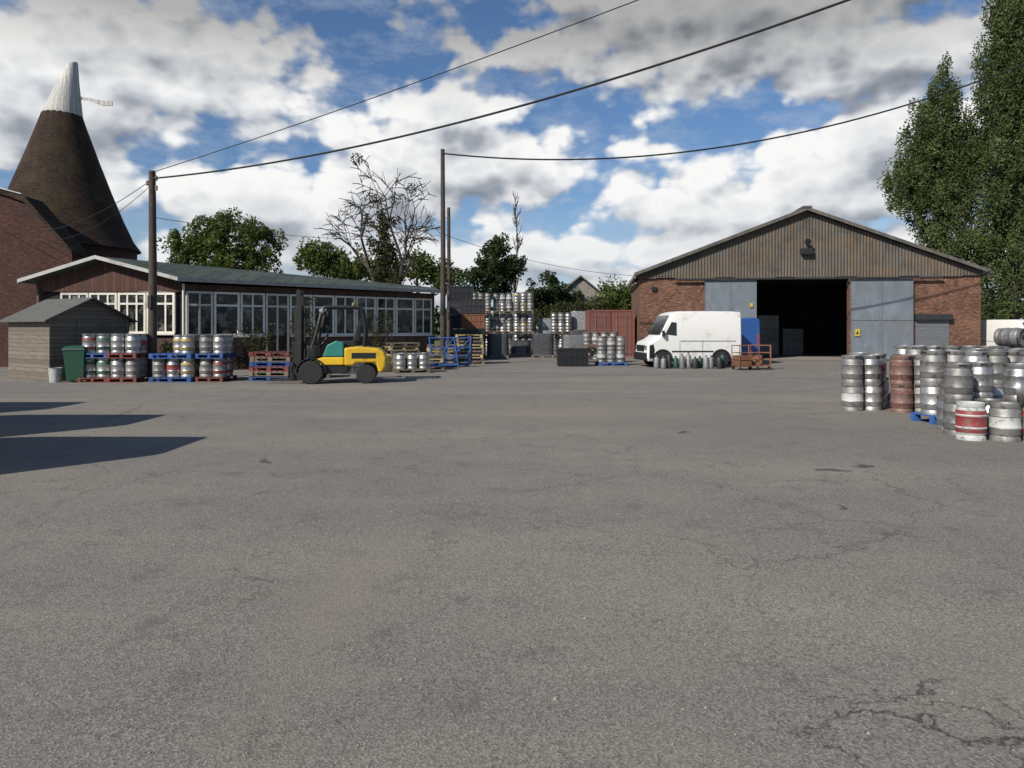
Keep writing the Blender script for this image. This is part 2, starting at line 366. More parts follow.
# ------------------------------------------------------------------ ground
def groundmat():
    m,nt,b=newmat('worn asphalt')
    ob=nd(nt,'ShaderNodeTexCoord').outputs['Object']
    big=noise(nt,ob,.16,4,.6); mid=noise(nt,ob,1.1,6,.7); fine=noise(nt,ob,90,2,.7)
    c=mixc(nt,ramp(nt,big,.35,.68),(.182,.168,.148),(.230,.208,.178))
    c=mixc(nt,ramp(nt,mid,.38,.68),c,(.172,.161,.146))
    c=mixc(nt,ramp(nt,noise(nt,mp(nt,ob,(.10,.35,1)),1,4,.6),.46,.74),c,(.255,.230,.192))
    vo=nd(nt,'ShaderNodeTexVoronoi'); vo.inputs['Scale'].default_value=88; nt.links.new(ob,vo.inputs['Vector'])
    gr=ramp(nt,mid,.35,.65,(.55,.55,.55),(.95,.95,.95))
    c=mixc(nt,gr,c,mixc(nt,1,c,mixc(nt,vo.outputs['Color'],(.45,.45,.45),(1.6,1.58,1.54)),'MULTIPLY'))
    c=mixc(nt,1,c,ramp(nt,fine,.25,.75,(.66,.66,.66),(1.28,1.28,1.27)),'MULTIPLY')
    vo2=nd(nt,'ShaderNodeTexVoronoi'); vo2.inputs['Scale'].default_value=28; nt.links.new(ob,vo2.inputs['Vector'])
    st=ramp(nt,vo2.outputs['Distance'],.06,.12,(1,1,1),(0,0,0))
    c=mixc(nt,mixc(nt,1,st,ramp(nt,mid,.45,.6),'MULTIPLY'),c,(.40,.37,.32))
    dn=nd(nt,'ShaderNodeTexNoise'); dn.inputs['Scale'].default_value=2.2; dn.inputs['Detail'].default_value=6; dn.inputs['Roughness'].default_value=.65; nt.links.new(ob,dn.inputs['Vector'])
    ad=nt.nodes.new('ShaderNodeVectorMath'); ad.operation='MULTIPLY_ADD'; nt.links.new(dn.outputs['Color'],ad.inputs[0]); ad.inputs[1].default_value=(.8,.8,0); nt.links.new(ob,ad.inputs[2])
    c=mixc(nt,ramp(nt,dn.outputs['Fac'],.58,.76),c,(.122,.112,.098))
    def spot(x,y,r,ry=None,lo=.5):
        ry=ry or r
        l=nt.nodes.new('ShaderNodeVectorMath'); l.operation='MULTIPLY_ADD'; l.inputs[1].default_value=(1/r,1/ry,0); l.inputs[2].default_value=(-(x+.4)/r,-(y+.4)/ry,0)
        nt.links.new(ad.outputs[0],l.inputs[0])
        v=nt.nodes.new('ShaderNodeVectorMath'); v.operation='LENGTH'; nt.links.new(l.outputs[0],v.inputs[0])
        return ramp(nt,v.outputs['Value'],lo,1,(1,1,1),(0,0,0))
    for x,y,r in ((3.6,8.1,.17),(4.05,8.4,.12),(2.9,6.4,.06),(-3.0,8.6,.10),(2.6,11,.16)):
        c=mixc(nt,mixc(nt,1,spot(x,y,r),(.75,.75,.75),'MULTIPLY'),c,(.04,.037,.034))
    for x,y,r,ry in ((1.0,14,5,3),(-1.0,4.2,.4,2.2)):
        c=mixc(nt,mixc(nt,1,spot(x,y,r,ry,0),(.55,.55,.55),'MULTIPLY'),c,(.235,.205,.165))
    def crack(scale,wd):
        vo=nd(nt,'ShaderNodeTexVoronoi',feature='DISTANCE_TO_EDGE'); vo.inputs['Scale'].default_value=scale
        nt.links.new(ad.outputs[0],vo.inputs['Vector'])
        return ramp(nt,vo.outputs['Distance'],wd*.2,wd,(1,1,1),(0,0,0))
    c1=mixc(nt,1,crack(.45,.005),ramp(nt,big,.42,.52),'MULTIPLY')
    sp=mixc(nt,1,spot(1.60,2.85,.60,.48,.7),mixc(nt,1,spot(-.85,3.3,.26,.8,.7),(.55,.55,.55),'MULTIPLY'),'ADD')
    sp=mixc(nt,1,sp,mixc(nt,1,spot(-1.75,4.6,.3,.8,.7),(.5,.5,.5),'MULTIPLY'),'ADD')
    c2=mixc(nt,1,crack(2.1,.021),sp,'MULTIPLY')
    ck=mixc(nt,1,mixc(nt,1,c1,(.6,.6,.6),'MULTIPLY'),c2,'ADD')
    c=mixc(nt,mixc(nt,1,ck,(.85,.85,.85),'MULTIPLY'),c,(.045,.04,.033))
    nt.links.new(c,b.inputs['Base Color']); b.inputs['Roughness'].default_value=.9; b.inputs['Specular IOR Level'].default_value=.2
    bump(nt,b,mixc(nt,.5,vo.outputs['Distance'],fine),.6,.009)
    return m
M['asphalt']=groundmat()
M['field']=simple('field grass',(.08,.095,.04),.95,0,.3,.3,.2)
mb=MB(); mb.add([(-2000,-500,-.004),(2000,-500,-.004),(2000,3000,-.004),(-2000,3000,-.004)],[(0,1,2,3)])
o=obj('ground',mb.mesh('ground',['field'],0)); o['kind']='structure'
mb=MB(); mb.add([(-60,-30,0),(60,-30,0),(60,58,0),(-60,58,0)],[(0,1,2,3)])
o=obj('yard_pavement',mb.mesh('yard',['asphalt'],0)); o['kind']='structure'
mb=MB()
for i in range(1800):
    y=2.4+R.random()**1.5*16; x=R.uniform(-.8,.8)*y
    r=R.uniform(.002,.007)*(2.0 if R.random()<.05 else 1)
    mb.add([(x+r,y,.001),(x,y+r,.001),(x-r*.9,y,.001),(x,y-r*.8,.001),(x+r*.1,y,r*1.1)],[(0,1,4),(1,2,4),(2,3,4),(3,0,4)])
M['pebble']=simple('loose stone',(.31,.275,.23),.9,0,.5,9)
o=obj('gravel',mb.mesh('gravel',['pebble'],0,uv=False)); o['kind']='stuff'; o['label']='loose pale grit scattered over the worn asphalt'; o['category']='gravel'
# ------------------------------------------------------------------ kegs and pallets
def keg_mesh(mat,band,h=.55,r=.2):
    mb=MB(); k=h/.55
    pr=[(.17,0),(r*.97,.0),(r*.97,.05),(r*.90,.075),(r,.11),(r,.17),(r+.008,.185),(r,.20),(r,.35),(r+.008,.365),(r,.38),(r,.44),(r*.90,.475),(r*.97,.50),(r*.97,.55),(r*.90,.55),(r*.86,.50),(.045,.505),(.04,.525),(.02,.525)]
    mis=[0]*(len(pr)-1)
    if band==1: mis[7]=1
    if band==2: mis[7]=mis[4]=mis[10]=1
    if band==3: mis[4]=mis[5]=mis[9]=mis[10]=1
    mis[-1]=mis[-2]=2
    mb.lathe([(a,b*k) for a,b in pr],18,0,None,mis)
    for a in (0.3,0.3+math.pi):
        T=Matrix.Rotation(a,4,'Z')
        mb.box((r*.955,-.05,.505*k),(r*.985,.05,.535*k),2,T)
    return mb.mesh('keg',[mat[0],mat[1],'dark'],40,uv=False)
BAND={}
for nm,mt_,b in (('plain',('steel','steel'),0),('dull',('steeldull','steeldull'),0),('red',('steel','bred'),1),('redwhite',('bwhite','bred'),2),
    ('blue',('steel','bblue'),3),('green',('steel','bgreen'),3),('yellow',('steel','byel'),3),('white',('steeldull','bwhite'),1),('bronze',('bbronze','bnet'),3),('redfull',('steel','bred'),3)):
    BAND[nm]=keg_mesh(mt_,b)
KL={'plain':'plain stainless steel keg','dull':'dull weathered steel keg','red':'steel keg with red band','redwhite':'white keg with red bands',
 'blue':'steel keg with blue rings','green':'steel keg with green rings','yellow':'steel keg with yellow rings','white':'dull keg with white band','bronze':'keg in brown netting','redfull':'steel keg with red rings'}
nk=0
def keg(x,y,z,kind,where,rot=None,s=1):
    global nk; nk+=1
    o=obj('beer_keg',BAND[kind],None,(x,y,z),R.uniform(0,6.28) if rot is None else rot)
    o.scale=(s,s,s)
    tag(o,KL[kind]+' '+where,'keg','beer kegs stacked around the yard'); return o
def pallet_mesh(mat,W=1.2,D=1.0):
    mb=MB()
    for i in range(7):
        x=-W/2+i*(W-.12)/6; mb.box((x,-D/2,.122),(x+.12,D/2,.144))
    for y in (-D/2,-.05,D/2-.1):
        mb.box((-W/2,y,.100),(W/2,y+.1,.1215))
        for x in (-W/2,-.06,W/2-.12): mb.box((x,y,.022),(x+.12,y+.1,.0995))
        mb.box((-W/2,y,0),(W/2,y+.1,.0215))
    return mb.mesh('pallet',[mat],0,uv=False)
PAL={c:pallet_mesh('pal'+c) for c in ('blue','red','wood','yel')}
PC={'blue':'blue painted','red':'red painted','wood':'bare timber','yel':'pale new timber'}
def pallet(x,y,z,c,rot,where,sx=1):
    o=obj('pallet',PAL[c],None,(x,y,z),rot); o.scale=(sx,1,1)
    tag(o,PC[c]+' pallet '+where,'pallet','pallets around the yard'); return o
def stack(cx,cy,rot,tiers,nx,ny,kinds,pals,where,s=1.0,pal=2,topgap=0,z=0.0,jit=.005):
    c,sn=math.cos(rot),math.sin(rot)
    for t in range(tiers):
        if pal==2 or (pal==1 and t==0) or (pal==3 and t%2==0):
            pallet(cx,cy,z,R.choice(pals),rot+R.uniform(-.02,.02),'under stacked kegs',nx*.4*s/1.2+.02); z+=.146
        base=R.choice(kinds)
        for i in range(nx):
            for j in range(ny):
                if t==tiers-1 and R.random()<topgap: continue
                dx=(i-(nx-1)/2)*.412*s+R.uniform(-jit,jit); dy=(j-(ny-1)/2)*.43*s+R.uniform(-jit,jit)
                k=base if R.random()<.4 else R.choice(kinds)
                keg(cx+dx*c-dy*sn,cy+dx*sn+dy*c,z,k,where,None,s)
        z+=.55*s+.002
WL='beside the long low building'
stack(-12.32,21.6,.0,2,2,2,['plain','green','yellow','redfull','dull','white'],['blue','red'],WL,1.03)
stack(-11.45,21.55,.03,2,2,2,['redfull','red','plain','dull'],['blue','red'],WL,1.03)
stack(-10.10,21.7,.02,2,3,2,['plain','white','red','dull','yellow'],['blue','wood'],WL,1.0,topgap=.3)
stack(-8.95,21.8,-.04,2,2,2,['redfull','plain','dull'],['blue','red'],WL,1.0)
stack(-3.65,26.0,.3,1,3,2,['dull','plain'],['wood'],'near the parked forklift',1.0)
WT='in a tall stack'
stack(-3.15,43.2,.03,5,2,1,['dull','plain'],['wood'],WT,1.0,pal=3)
stack(-1.90,44.2,.05,6,3,1,['dull','plain','green','dull'],['wood','red'],WT,1.0,pal=3)
stack(-.57,44.7,.0,6,3,1,['dull','plain','white'],['wood'],WT,1.0,pal=3)
stack(.70,43.6,-.04,6,3,1,['plain','dull','yellow','dull'],['wood'],WT,1.0,pal=3,topgap=.3)
WG='beside the red container'
stack(2.9,42.4,0,4,3,1,['dull','plain'],['wood'],WG,pal=3)
stack(4.25,30.9,.05,2,3,1,['white','dull'],['blue'],'near the white van',pal=1)
stack(4.1,33.5,.05,2,4,1,['white','dull'],['wood'],'behind the white van')
WR='in the yard keg pile'; sk=.97
def loose(pts,kinds,tiers):
    for i,(x,y) in enumerate(pts):
        for t in range(tiers[i]):
            keg(x+R.uniform(-.012,.012),y+R.uniform(-.012,.012),t*.535,R.choice(kinds),WR,None,sk)
K1=['plain','dull','dull','plain','white','plain','red']
loose([(6.62,14.0),(7.02,14.08),(6.93,14.55),(7.34,14.55),(7.2,15.05),(7.62,15.05),(7.5,15.55),(7.92,15.55)],K1,[2,2,1,2,1,2,2,1])
loose([(7.42,13.72),(7.83,13.78),(7.74,14.18),(8.16,14.22)],['bronze','bronze','dull'],[2,2,2,2])
K3=['plain','dull','dull','plain','plain','green','white','dull','redfull']
stack(9.0,15.6,.1,2,3,2,K3,['blue'],WR,sk,1,.1,jit=.012)
stack(10.25,15.3,-.05,2,3,2,K3,['blue'],WR,sk,1,.1,jit=.012)
stack(11.45,15.4,0,2,3,2,['plain','yellow','dull','plain'],['blue'],WR,sk,1,.1,jit=.012)
stack(8.76,13.3,.1,2,3,2,['plain','dull','white','dull'],['blue'],WR,sk,1,.25,jit=.012)
stack(10.05,13.5,-.05,2,3,2,['plain','red','dull','dull'],['blue','red'],WR,sk,1,.15,jit=.012)
stack(7.56,12.05,.15,2,3,2,['plain','dull','plain','white','dull','bronze'],['blue'],WR,sk,1,.45,jit=.012)
stack(8.82,11.9,.05,2,3,2,['plain','dull','dull'],['blue'],WR,sk,1,.15,jit=.012)
WN='at the front of the keg pile'
for x,y,k in ((6.60,10.35,'redwhite'),(7.02,10.25,'white'),(7.43,10.22,'redfull'),(6.72,10.85,'dull'),(7.13,10.78,'plain'),(7.54,10.7,'plain'),(6.88,11.28,'plain'),(7.3,11.25,'dull')):
    keg(x,y,0,k,WN,None,sk)
keg(7.55,10.72,.535,'plain',WN,None,sk); keg(6.74,10.87,.535,'dull',WN,None,sk); keg(7.3,11.25,.535,'plain',WN,None,sk)
LY='lying on its side'
H90=math.radians(90)
keg(7.18,10.22,.535+.195,'plain',LY,(H90,0,math.radians(50)),sk)
keg(10.3,15.2,1.214+.195,'dull',LY,(H90,0,math.radians(20)),sk)
for i in range(6): pallet(-7.35+R.uniform(-.03,.03),22.2+R.uniform(-.03,.03),i*.146,['blue','wood','red'][i%3],R.uniform(-.04,.04),'in a low stack beside the forklift')
for i in range(4): pallet(-6.55+R.uniform(-.03,.03),23.4+R.uniform(-.03,.03),i*.146,['wood','blue'][i%2],R.uniform(-.04,.04)+.2,'in a low stack behind the forklift')
for i in range(9): pallet(-1.9+R.uniform(-.04,.04),32.2,i*.146,['wood','wood','yel'][i%3],.1+R.uniform(-.04,.04),'in a tall stack past the building')
for i in range(6): pallet(-3.1+R.uniform(-.04,.04),31.6,i*.146+.0,['yel','wood'][i%2],.2+R.uniform(-.04,.04),'in a stack by the telegraph pole')
for i in range(7): pallet(-4.45+R.uniform(-.04,.04),28.7,i*.146,['wood','wood','yel'][i%3],.5+R.uniform(-.06,.06),'in a stack beside the long building')
for i in range(4): pallet(-3.35+R.uniform(-.04,.04),27.7,i*.146,['wood','blue','yel'][i%3],.3+R.uniform(-.08,.08),'in a stack beside the long building')
# blue tubular stillage frames leaning together
def stillage(x,y,rot,lean,label):
    o=thing('blue_stillage_frame',label,'metal frame',(x,y,0),rot)
    mb=MB()
    for a in (-.5,.5): mb.tube([(a,0,.03),(a+lean,.0,1.25)],.035,6); mb.tube([(a,0,.05),(a,.7,.05)],.03,6); mb.tube([(a,.65,.05),(a+lean*.7,.05,.85)],.028,6)
    for z in (.12,.45,.8,1.2):
        k=z/1.25; mb.tube([(-.5+lean*k,0,z),(.5+lean*k,0,z)],.03,6)
    mb.tube([(-.5,0,.12),(.5+lean,0,1.2)],.025,6); mb.tube([(-.5,.68,.05),(.5,.68,.05)],.03,6)
    part(mb,'frame',['palblue'],o,40)
    mb=MB(); mb.box((-.46,.08,.07),(.46,.6,.10)); part(mb,'base_plate',['palblue'],o,0)
stillage(-2.65,28.9,.2,-.18,'blue painted tubular steel frame by the pallet stacks')
stillage(-2.25,29.5,.35,.1,'blue painted tubular steel frame by the pallet stacks')
for i in range(3): pallet(7.2,44,i*.146,'wood',0,'at the end of the yard')
def crate(x,y,z,W,D,H,mat,label,rot=0):
    mb=MB(); t=.04
    mb.box((-W/2,-D/2,0),(W/2,D/2,t))
    for (a,b) in (((-W/2,-D/2),(W/2,-D/2+t)),((-W/2,D/2-t),(W/2,D/2)),((-W/2,-D/2+t),(-W/2+t,D/2-t)),((W/2-t,-D/2+t),(W/2,D/2-t))):
        mb.box((a[0],a[1],t),(b[0],b[1],H))
    n=5
    for i in range(n+1):
        x0=-W/2+i*(W-.05)/n; mb.box((x0,-D/2-.02,.0),(x0+.05,-D/2-.001,H))
    for zz in (0.02,H*.5,H-.05): mb.box((-W/2,-D/2-.028,zz),(W/2,-D/2-.021,zz+.05))
    o=obj('storage_crate',mb.mesh('crate',[mat],0),None,(x,y,z),rot); tag(o,label,'crate'); return o
crate(2.55,30.4,0,1.25,1.0,.74,'black','black plastic pallet crate standing on the asphalt')
for i in range(5): crate(-2.75,39.6,i*.78,1.2,1.0,.76,['black','wrapdark','dark','wrapdark','black'][i],'dark plastic crate stacked at the end of the building')
for i in range(4): crate(-2.0,37.5,i*.78,1.2,1.0,.76,['dark','black','rust','dark'][i%4],'dark plastic crate stacked at the end of the building')
for i in range(2): crate(-5.7,25.7,i*.5,1.0,.8,.48,['grey','black'][i],'small storage crate against the long low building',.5)
crate(-4.9,26.6,0,1.1,.8,.6,'palyel','pale timber crate against the long low building',.7)
def wrapped(x,y,h,mat,label,rot=0,W=1.15,D=.95):
    g=thing('wrapped_pallet_load',label,'wrapped pallet',(x,y,0),rot)
    mb=MB(); n=28; rows=max(3,int(h/.11)); vs=[]; fs=[]
    for j in range(rows+1):
        z=.146+(h-.146)*j/rows
        for k in range(n):
            a=2*math.pi*k/n; c_,s_=math.cos(a),math.sin(a)
            q=(abs(c_)**6+abs(s_)**6)**(-1/6); b=1+.018*math.cos(j*math.pi)+R.uniform(-.012,.012)-.05*max(0,(j/rows-.8))
            vs.append((c_*q*W/2*b,s_*q*D/2*b,z))
    for j in range(rows):
        for k in range(n): fs.append((j*n+k,j*n+(k+1)%n,(j+1)*n+(k+1)%n,(j+1)*n+k))
    fs.append(tuple(rows*n+k for k in range(n)))
    mb.add(vs,fs); part(mb,'film_wrapped_stack',[mat],g,50)
    obj('pallet_base',PAL['wood'],g); return g
for (x,y,h,m_,c_) in ((2.2,44.6,2.2,'wrapgrey','grey'),(4.1,43.2,2.6,'wrapgrey','grey'),(4.0,40.6,1.5,'wrapdark','dark'),(1.7,39.2,1.3,'wrapdark','dark'),(6.9,41.5,2.1,'wrapdark','dark'),(3.15,36.6,1.25,'wrapgrey','grey'),(-.75,38.4,1.3,'wrapdark','dark'),(.5,41.0,.9,'wrapdark','dark')):
    wrapped(x,y,h,m_,c_+' film wrapped load standing on a timber pallet',R.uniform(-.1,.1))
# ------------------------------------------------------------------ red container
g=thing('shipping_container','faded dusty red shipping container with bar doors','container',(5.45,39.6,0),-.04)
mb=MB(); W=2.44;H=2.6;L=6
xs=[i*.1 for i in range(int(L/.1)+1)]
for sgn in (-1,1):
    vs=[];fs=[]
    for i,yy in enumerate(xs):
        off=(.0 if (i//2)%2 else -.035)*sgn
        vs+= [(sgn*W/2+off,yy,.15),(sgn*W/2+off,yy,H-.1)]
    for i in range(len(xs)-1): fs.append((2*i,2*i+2,2*i+3,2*i+1))
    mb.add(vs,fs)
mb.box((-W/2,0.0,0),(W/2,L,.15)); mb.box((-W/2,0,H-.1),(W/2,L,H)); mb.box((-W/2,L,.15),(W/2,L+.05,H-.1))
for s_ in (-1,1): mb.box((s_*W/2-.07,-.04,0),(s_*W/2+.07,.06,H))
part(mb,'body',['red'],g,0)
for s_ in (-1,1):
    mb=MB(); x0=.02 if s_>0 else -W/2+.09; x1=W/2-.09 if s_>0 else -.02
    mb.box((x0,-.03,.17),(x1,0,H-.13))
    for zz in (.5,1.1,1.7,2.2): mb.box((x0+.05,-.045,zz),(x1-.05,-.031,zz+.06),0)
    d=part(mb,'door',['red'],g,0)
    for xx in (x0+.3,x1-.3):
        mb=MB(); mb.tube([(xx,-.07,.2),(xx,-.07,H-.2)],.018,8,0); part(mb,'lock_rod',['grey'],d,40)
# ------------------------------------------------------------------ vans
def make_van(paint,label,L=4.8,H=2.3,W=.93,stripped=False):
    g=thing('panel_van',label,'van')
    k=L/4.8
    st=[(-.02,.38,.62,.80),(.03,.30,.85,.88),(.10,.26,1.02,W),(.40,.26,1.12,W),(.66,.26,1.26,W),(.98,.26,1.80,W),(1.20,.26,2.14,W),(1.36,.26,H-.06,W),(1.62,.26,H,W),(3.2,.26,H+.01,W),(4.3,.26,H,W),(4.74,.26,H-.02,W),(4.78,.30,H-.06,W-.02)]
    def yw(z,w=W): return w-max(0,z-1.1)*.04
    vs=[];fs=[];n=12
    for x,zb,zt,w in st:
        zm=min(1.1,zt-.12); zs=zt-.09
        ws=yw(zs,w)
        sec=[(-w+.05,zb),(-w,zb+.08),(-w,zm),(-ws,zs),(-ws+.03,zt-.03),(-ws+.10,zt)]
        sec=sec+[(-y,z) for y,z in reversed(sec)]
        for y,z in sec: vs.append((x*k,y,z))
    for i in range(len(st)-1):
        for j in range(n): fs.append((i*n+j,(i+1)*n+j,(i+1)*n+(j+1)%n,i*n+(j+1)%n))
    fs.append(tuple(range(n))); fs.append(tuple((len(st)-1)*n+j for j in range(n))[::-1])
    mb=MB(); mb.add(vs,fs); part(mb,'body',[paint],g,28)
    mb=MB()
    xa,za=.68*k,1.30; xb,zb_=1.18*k,2.11
    off=V((-.016,0,.012))
    mb.add([V((xa,-(yw(za)-.08),za+.02))+off,V((xa,(yw(za)-.08),za+.02))+off,V((xb,yw(zb_)-.1,zb_+.0))+off,V((xb,-(yw(zb_)-.1),zb_+.0))+off],[(0,1,2,3)])
    part(mb,'windscreen',['vglass'],g,0)
    for s_ in (-1,1):
        mb=MB(); pts=[(.92*k,1.34),(1.50*k,1.28),(1.50*k,1.82),(1.24*k,1.84)]
        vs=[(x,s_*(yw(z)+.006),z) for x,z in pts]
        mb.add(vs,[(0,1,2,3)]); part(mb,'window',['vglass'],g,0)
        for xx in (1.65*k,2.8*k):
            mb=MB(); mb.box((xx,s_*(W+.001)-.004,.35),(xx+.014,s_*(W+.001)+.004,1.1)); part(mb,'door_seam',['dark'],g,0)
        mb=MB(); mb.box((1.7*k,s_*W-.012,1.06),(4.5*k,s_*W+.006,1.085)); part(mb,'door_track',['grey'],g,0)
        mb=MB(); mb.box((1.25*k,s_*W-.01,.62),(3.35*k,s_*W+.012,.68)); part(mb,'side_moulding',['dark'],g,0)
        mb=MB(); mb.box((.74*k,s_*(W+.10)-.09,1.25),(.84*k,s_*(W+.10)+.07,1.5)); part(mb,'wing_mirror',['black'],g,0,.02)
        mb=MB(); mb.box((.0,s_*.72-.14,.66),(.12*k,s_*.72+.14,.88)); part(mb,'headlight',['grey' if stripped else 'bwhite'],g,0,.03)
        if stripped:
            mb=MB(); mb.add([(x*k,s_*(W+.003),z) for x,z in [(.12,.36),(.34,.36),(.40,.70),(.34,.94),(.14,.90)]],[(0,1,2,3,4)]); part(mb,'wing_opening',['black'],g,0)
        mb=MB(); mb.box((4.74*k,s_*(W-.1)-.05,.75),(4.80*k,s_*(W-.1)+.05,1.35)); part(mb,'tail_light',['bred'],g,0,.01)
        for xw in (.80*k,3.75*k):
            T=Matrix.Translation((xw,s_*(W-.10),.33))@Matrix.Rotation(math.radians(90),4,'X')
            mb=MB(); mb.lathe([(.20,-.11),(.31,-.11),(.33,-.07),(.33,.07),(.31,.11),(.20,.11)],24,0,T)
            wh=part(mb,'wheel',['tyre'],g,40)
            mb=MB(); mb.lathe([(.06,-.116),(.19,-.118),(.2,-.10),(.2,.10),(.19,.118),(.06,.116)],16,0,T); part(mb,'rim',['dark'],wh,40)
            mb=MB()
            aw=[(xw+.42*math.cos(a),.33+.42*math.sin(a)) for a in [math.pi*i/10 for i in range(11)]]+[(xw-.42,.24),(xw+.42,.24)]
            mb.add([(x,s_*(W+.004),z) for x,z in aw],[tuple(range(len(aw)))]); part(mb,'wheel_arch',['black'],g,0)
    mb=MB(); mb.box((-.08,-W+.06,.28),(.10,W-.06,.60)); part(mb,'bumper',['black'],g,0,.04)
    mb=MB(); mb.box((4.72*k,-W+.06,.28),(4.84*k,W-.06,.46)); part(mb,'bumper',['dark'],g,0,.03)
    mb=MB(); mb.box((-.03,-.55,.64),(.02,.55,.90)); part(mb,'grille',['black'],g,0,.01)
    return g
van=make_van('vanwhite','old white high roof panel van with stripped dark front',3.95,2.28,.93,True)
van.location=(5.35,29.9,0); van.rotation_euler=(0,0,math.radians(5))
bv=make_van('vanblue','blue panel van parked behind the white van',3.8,2.05,.78)
bv.location=(10.1,35.3,0); bv.rotation_euler=(0,0,math.radians(-90))
def vcopy(loc,rot,label,s=(1,1,1),grp=None):
    c=copy_tree(van); c.location=loc; c.rotation_euler=(0,0,rot); c['label']=label; c.scale=s
    if grp: c['group']=grp
    return c
vcopy((25.2,33.4,0),math.radians(100),'white van parked at the side of the warehouse',(1,1,.88))
for (x,y,s_) in ((-6.6,7.5,.85),(-8.5,10.2,.85),(-11.3,12.5,.8)):
    vcopy((x-3.95,y,0),0,'white van parked along the yard edge',(1,s_,1.04),'vans parked along the yard edge')
# ------------------------------------------------------------------ forklift (nose = -x)
g=thing('forklift_truck','yellow and black forklift truck parked with mast upright','forklift',(-5.0,21.2,0),math.radians(8))
g.scale=(1.05,1.05,1.03)
mb=MB(); mb.prism([(-.75,.28),(.2,.28),(.2,.62),(.20,.95),(-.25,.95),(-.25,.55),(-.75,.55)],-.48,.48)
part(mb,'chassis',['black'],g,0,.03)
mb=MB(); mb.prism([(.10,.50),(.36,.50),(.42,.58),(.95,.58),(1.02,.30),(1.12,.30),(1.20,.46),(1.23,.70),(1.17,.88),(1.02,.98),(.50,1.04),(.10,1.0)],-.55,.55)
part(mb,'counterweight',['yellow'],g,0,.06)
mb=MB(); mb.prism([(-.70,.52),(.09,.52),(.09,.74),(-.45,.74),(-.70,.68)],-.53,.53); part(mb,'side_panel',['yellow'],g,0,.03)
mb=MB(); mb.box((-.9,-.50,.72),(-.66,.50,1.05)); part(mb,'dash_panel',['black'],g,0,.03)
for s_ in (-1,1):
    mb=MB(); mb.box((.30,s_*.553-.002,.70),(.95,s_*.553+.002,.86)); part(mb,'decal_stripe',['black'],g,0)
mb=MB(); mb.box((1.0,-.3,.60),(1.24,.3,.68)); part(mb,'tow_slot',['black'],g,0)
mb=MB(); mb.box((-.02,-.26,1.04),(.38,.26,1.18)); mb.prism([(.30,1.175),(.46,1.175),(.56,1.66),(.42,1.68)],-.25,.25)
part(mb,'seat',['black'],g,0,.03)
mb=MB(); mb.prism([(-.48,.755),(.08,.755),(.08,1.14),(-.12,1.20),(-.36,1.08)],-.53,-.26); part(mb,'battery_cover',['teal'],g,0,.03)
mb=MB(); mb.tube([(-.62,0,1.0),(-.42,0,1.28)],.025,8)
ring=[(-.42+.06*math.cos(t)*1.0-.02,.17*math.sin(t),1.28+.12*math.cos(t)) for t in [2*math.pi*i/16 for i in range(17)]]
mb.tube(ring,.014,6); part(mb,'steering_wheel',['black'],g,40)
mb=MB()
for s_ in (-1,1):
    mb.tube([(-.78,s_*.47,.95),(-.62,s_*.46,1.55),(-.50,s_*.44,2.08),(-.42,s_*.44,2.14)],.042,8)
    mb.tube([(.62,s_*.46,1.0),(.66,s_*.46,1.5),(.56,s_*.44,2.08),(.48,s_*.44,2.14)],.042,8)
    mb.tube([(-.45,s_*.44,2.14),(.51,s_*.44,2.14)],.045,8)
for i in range(9):
    x=-.43+i*.105; mb.box((x,-.43,2.125),(x+.045,.43,2.165))
mb.box((-.48,-.46,2.11),(-.40,.46,2.18)); mb.box((.47,-.46,2.11),(.55,.46,2.18))
part(mb,'overhead_guard',['black'],g,40)
mb=MB(); mb.lathe([(.05,2.18),(.055,2.20),(.05,2.27),(.02,2.29)],12,0,Matrix.Translation((.3,.2,0))); part(mb,'beacon',['byel'],g,40)
mb=MB()
for s_ in (-1,1):
    mb.box((-1.24,s_*.38-.05,.12),(-1.06,s_*.38+.05,2.12)); mb.box((-1.20,s_*.28-.035,.14),(-1.10,s_*.28+.035,2.62))
for z in (.3,1.1,1.95): mb.box((-1.19,-.36,z),(-1.10,.36,z+.08))
mb.box((-1.18,-.28,2.52),(-1.11,.28,2.60)); mb.tube([(-1.13,0,.2),(-1.13,0,1.9)],.045,10)
for s_ in (-1,1): mb.tube([(-1.05,s_*.20,.3),(-1.05,s_*.20,2.2)],.02,8); mb.tube([(-.75,s_*.38,.8),(-1.1,s_*.38,.55)],.04,8)
part(mb,'mast',['mastgrey'],g,40)
mb=MB()
for z in (.2,.5): mb.box((-1.31,-.5,z),(-1.255,.5,z+.1))
for i in range(6):
    y=-.45+i*.17; mb.box((-1.29,y,.6),(-1.265,y+.03,1.25))
mb.box((-1.295,-.48,1.25),(-1.26,.48,1.29)); part(mb,'fork_carriage',['dark'],g,0)
for s_ in (-1,1):
    mb=MB(); mb.prism([(-1.32,.08),(-1.37,.08),(-1.37,.62),(-1.32,.62)],s_*.28-.06,s_*.28+.06); mb.prism([(-1.365,.08),(-2.1,.08),(-2.1,.09),(-1.365,.125)],s_*.28-.06,s_*.28+.06); part(mb,'fork',['dark'],g,0)
